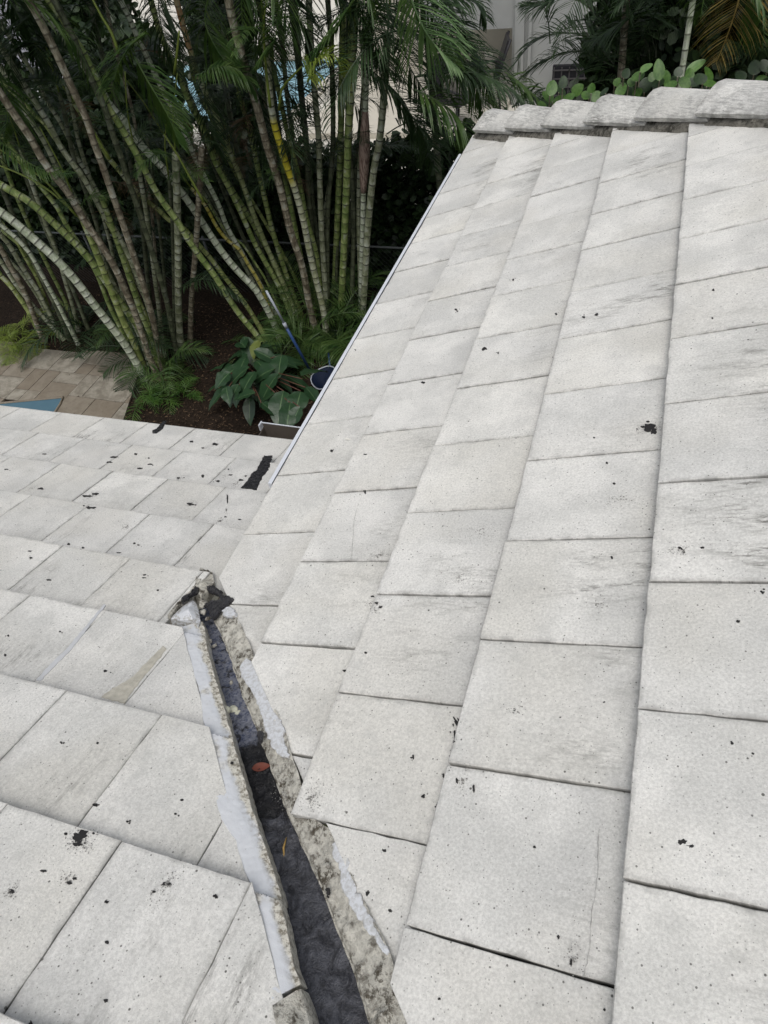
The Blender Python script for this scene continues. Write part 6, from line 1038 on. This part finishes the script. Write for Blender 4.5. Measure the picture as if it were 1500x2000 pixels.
# ------------------------------------------------------------------ neighbouring house, its porch chair and screen
nb = thing('neighbour_house', 'grey-shaded white house with a corner downpipe beyond the palms', 'house', (3, 16, ZG))
def nbar(name, x0, y0, z0, x1, y1, z1, mat, lab=None):
    vs = []; fs = []; box_data(x0-3, y0-16, z0-ZG, x1-3, y1-16, z1-ZG, vs, fs); o = link(name, mesh(name, vs, fs), mat, nb)
    if lab: o['label'] = lab
    return o
nbar('wall', -1.80, 15.0, ZG, 9, 15.25, 2.6, MWALL)
nbar('wall', -3.6, 15.0, -2.02, -1.801, 15.25, 2.6, MWALL)
nbar('back_wall', -6, 16.9, ZG, -1.5, 17.1, 2.4, MBEIGE)
nbar('porch_floor', -6, 13.2, ZG-.05, -1.82, 16.89, ZG+.12, MBEIGE)
nbar('pilaster', -1.74, 14.93, ZG, -1.55, 14.998, 2.6, MWALL)
nbar('downpipe', -1.46, 14.90, ZG, -1.40, 14.97, 2.6, MWALL, 'pale downpipe beside the corner pilaster')
nbar('roof', -3.9, 14.3, 2.61, 9.3, 22, 2.8, MWALL)
MBLK = simple('dark_screen_block', (.018,.018,.022), .8, .2, .2, 10)
sc_ = thing('screen', 'dark screen with a pale square grid against the grey-shaded wall', 'screen', (-.45, 14.7, ZG)); so = Vector((-.45, 14.7, ZG))
def sbar(name, x0, y0, z0, x1, y1, z1, mat):
    vs = []; fs = []; box_data(x0-so.x, y0-so.y, z0-ZG, x1-so.x, y1-so.y, z1-ZG, vs, fs); return link(name, mesh(name, vs, fs), mat, sc_)
sbar('panel', -.92, 14.7, ZG, 1.6, 14.8, -2.62, MBLK)
for i in range(17): x = -.90+i*.15; sbar('bar', x, 14.68, ZG, x+.022, 14.698, -2.64, simple('screen_bar', (.06,.058,.06), .8) if i == 0 else bpy.data.materials['screen_bar'])
for i in range(5): z = ZG+.1+i*.15; sbar('bar', -.92, 14.66, z, 1.6, 14.678, z+.022, bpy.data.materials['screen_bar'])
MCH = simple('dark_chair_frame', (.025,.024,.028), .5, .3, .2, 10); MCU = simple('striped_cushion', (.20,.19,.17), .9, .1, .2, 14)
def patio_chair(x, y, rz, lab):
    ch = thing('patio_chair', lab, 'chair', (x, y, ZG+.12), 'chairs on the neighbouring porch'); ch.rotation_euler = (0, 0, rz); ch.scale = (1.15, 1.15, 1.15)
    def bb(nm, pts, r, mat): vs, fs = tube(pts, r, 6); return link(nm, mesh(nm, vs, fs, True), mat, ch)
    for sy in (-.28, .28):
        bb('leg', [(-.28, sy, 0), (-.25, sy, .4)], .02, MCH); bb('leg', [(.28, sy, 0), (.24, sy, .42)], .02, MCH)
        bb('armrest', [(-.3, sy, .60), (0, sy, .63), (.27, sy, .60)], .022, MCH); bb('arm_post', [(-.25, sy, .4), (-.29, sy, .6)], .018, MCH)
        bb('back_post', [(.22, sy*.93, .40), (.33, sy*.93, .75), (.45, sy*.93, 1.05)], .022, MCH)
    vs = []; fs = []; box_data(-.27, -.26, .38, .25, .26, .44, vs, fs); link('seat', mesh('seat', vs, fs), MCH, ch)
    vs = [(.22, -.25, .44), (.22, .25, .44), (.44, .25, 1.03), (.44, -.25, 1.03), (.18, -.25, .45), (.18, .25, .45), (.40, .25, 1.04), (.40, -.25, 1.04)]
    fs = [(0,1,2,3), (7,6,5,4), (0,3,7,4), (1,5,6,2), (3,2,6,7), (0,4,5,1)]; link('backrest', mesh('backrest', vs, fs), MCH, ch)
    vs = []; fs = []; box_data(.02, -.2, .445, .16, .2, .80, vs, fs); link('cushion', mesh('cushion', vs, fs), MCU, ch)
patio_chair(-2.3, 14.62, .25, 'dark patio chair with a striped cushion standing under the grey-shaded wall opening')
patio_chair(-2.6, 13.6, 2.6, 'second dark patio chair lower down, half hidden by fronds')
# pale building and white base wall glimpsed at the far left
fb = thing('pale_outbuilding', 'light grey outbuilding glimpsed between fronds at the far left', 'building', (-17, 17, ZG)); fo = Vector((-17, 17, ZG))
for nm, (x0, y0, z0, x1, y1, z1), mt in (('wall', (-19, 17, ZG, -13.6, 19, .4), simple('lavender_grey_paint', (.30,.30,.34), .9, .2, .04, 4)), ('plinth', (-17, 16.2, ZG, -13.5, 16.9, ZG+.35), simple('white_plinth', (.7,.72,.76), .8)), ('roof', (-19.3, 16.9, .42, -13.4, 19.2, .6), MWALL)):
    vs = []; fs = []; box_data(x0-fo.x, y0-fo.y, z0-ZG, x1-fo.x, y1-fo.y, z1-ZG, vs, fs); link(nm, mesh(nm, vs, fs), mt, fb)
wl = thing('boundary_wall', 'far pale boundary wall across the back of the patio', 'wall', (-5, 30, ZG)); vs = []; fs = []; box_data(-22, 0, 0, 20, .2, 3.2, vs, fs); link('wall_face', mesh('wall_face', vs, fs), MBEIGE, wl)
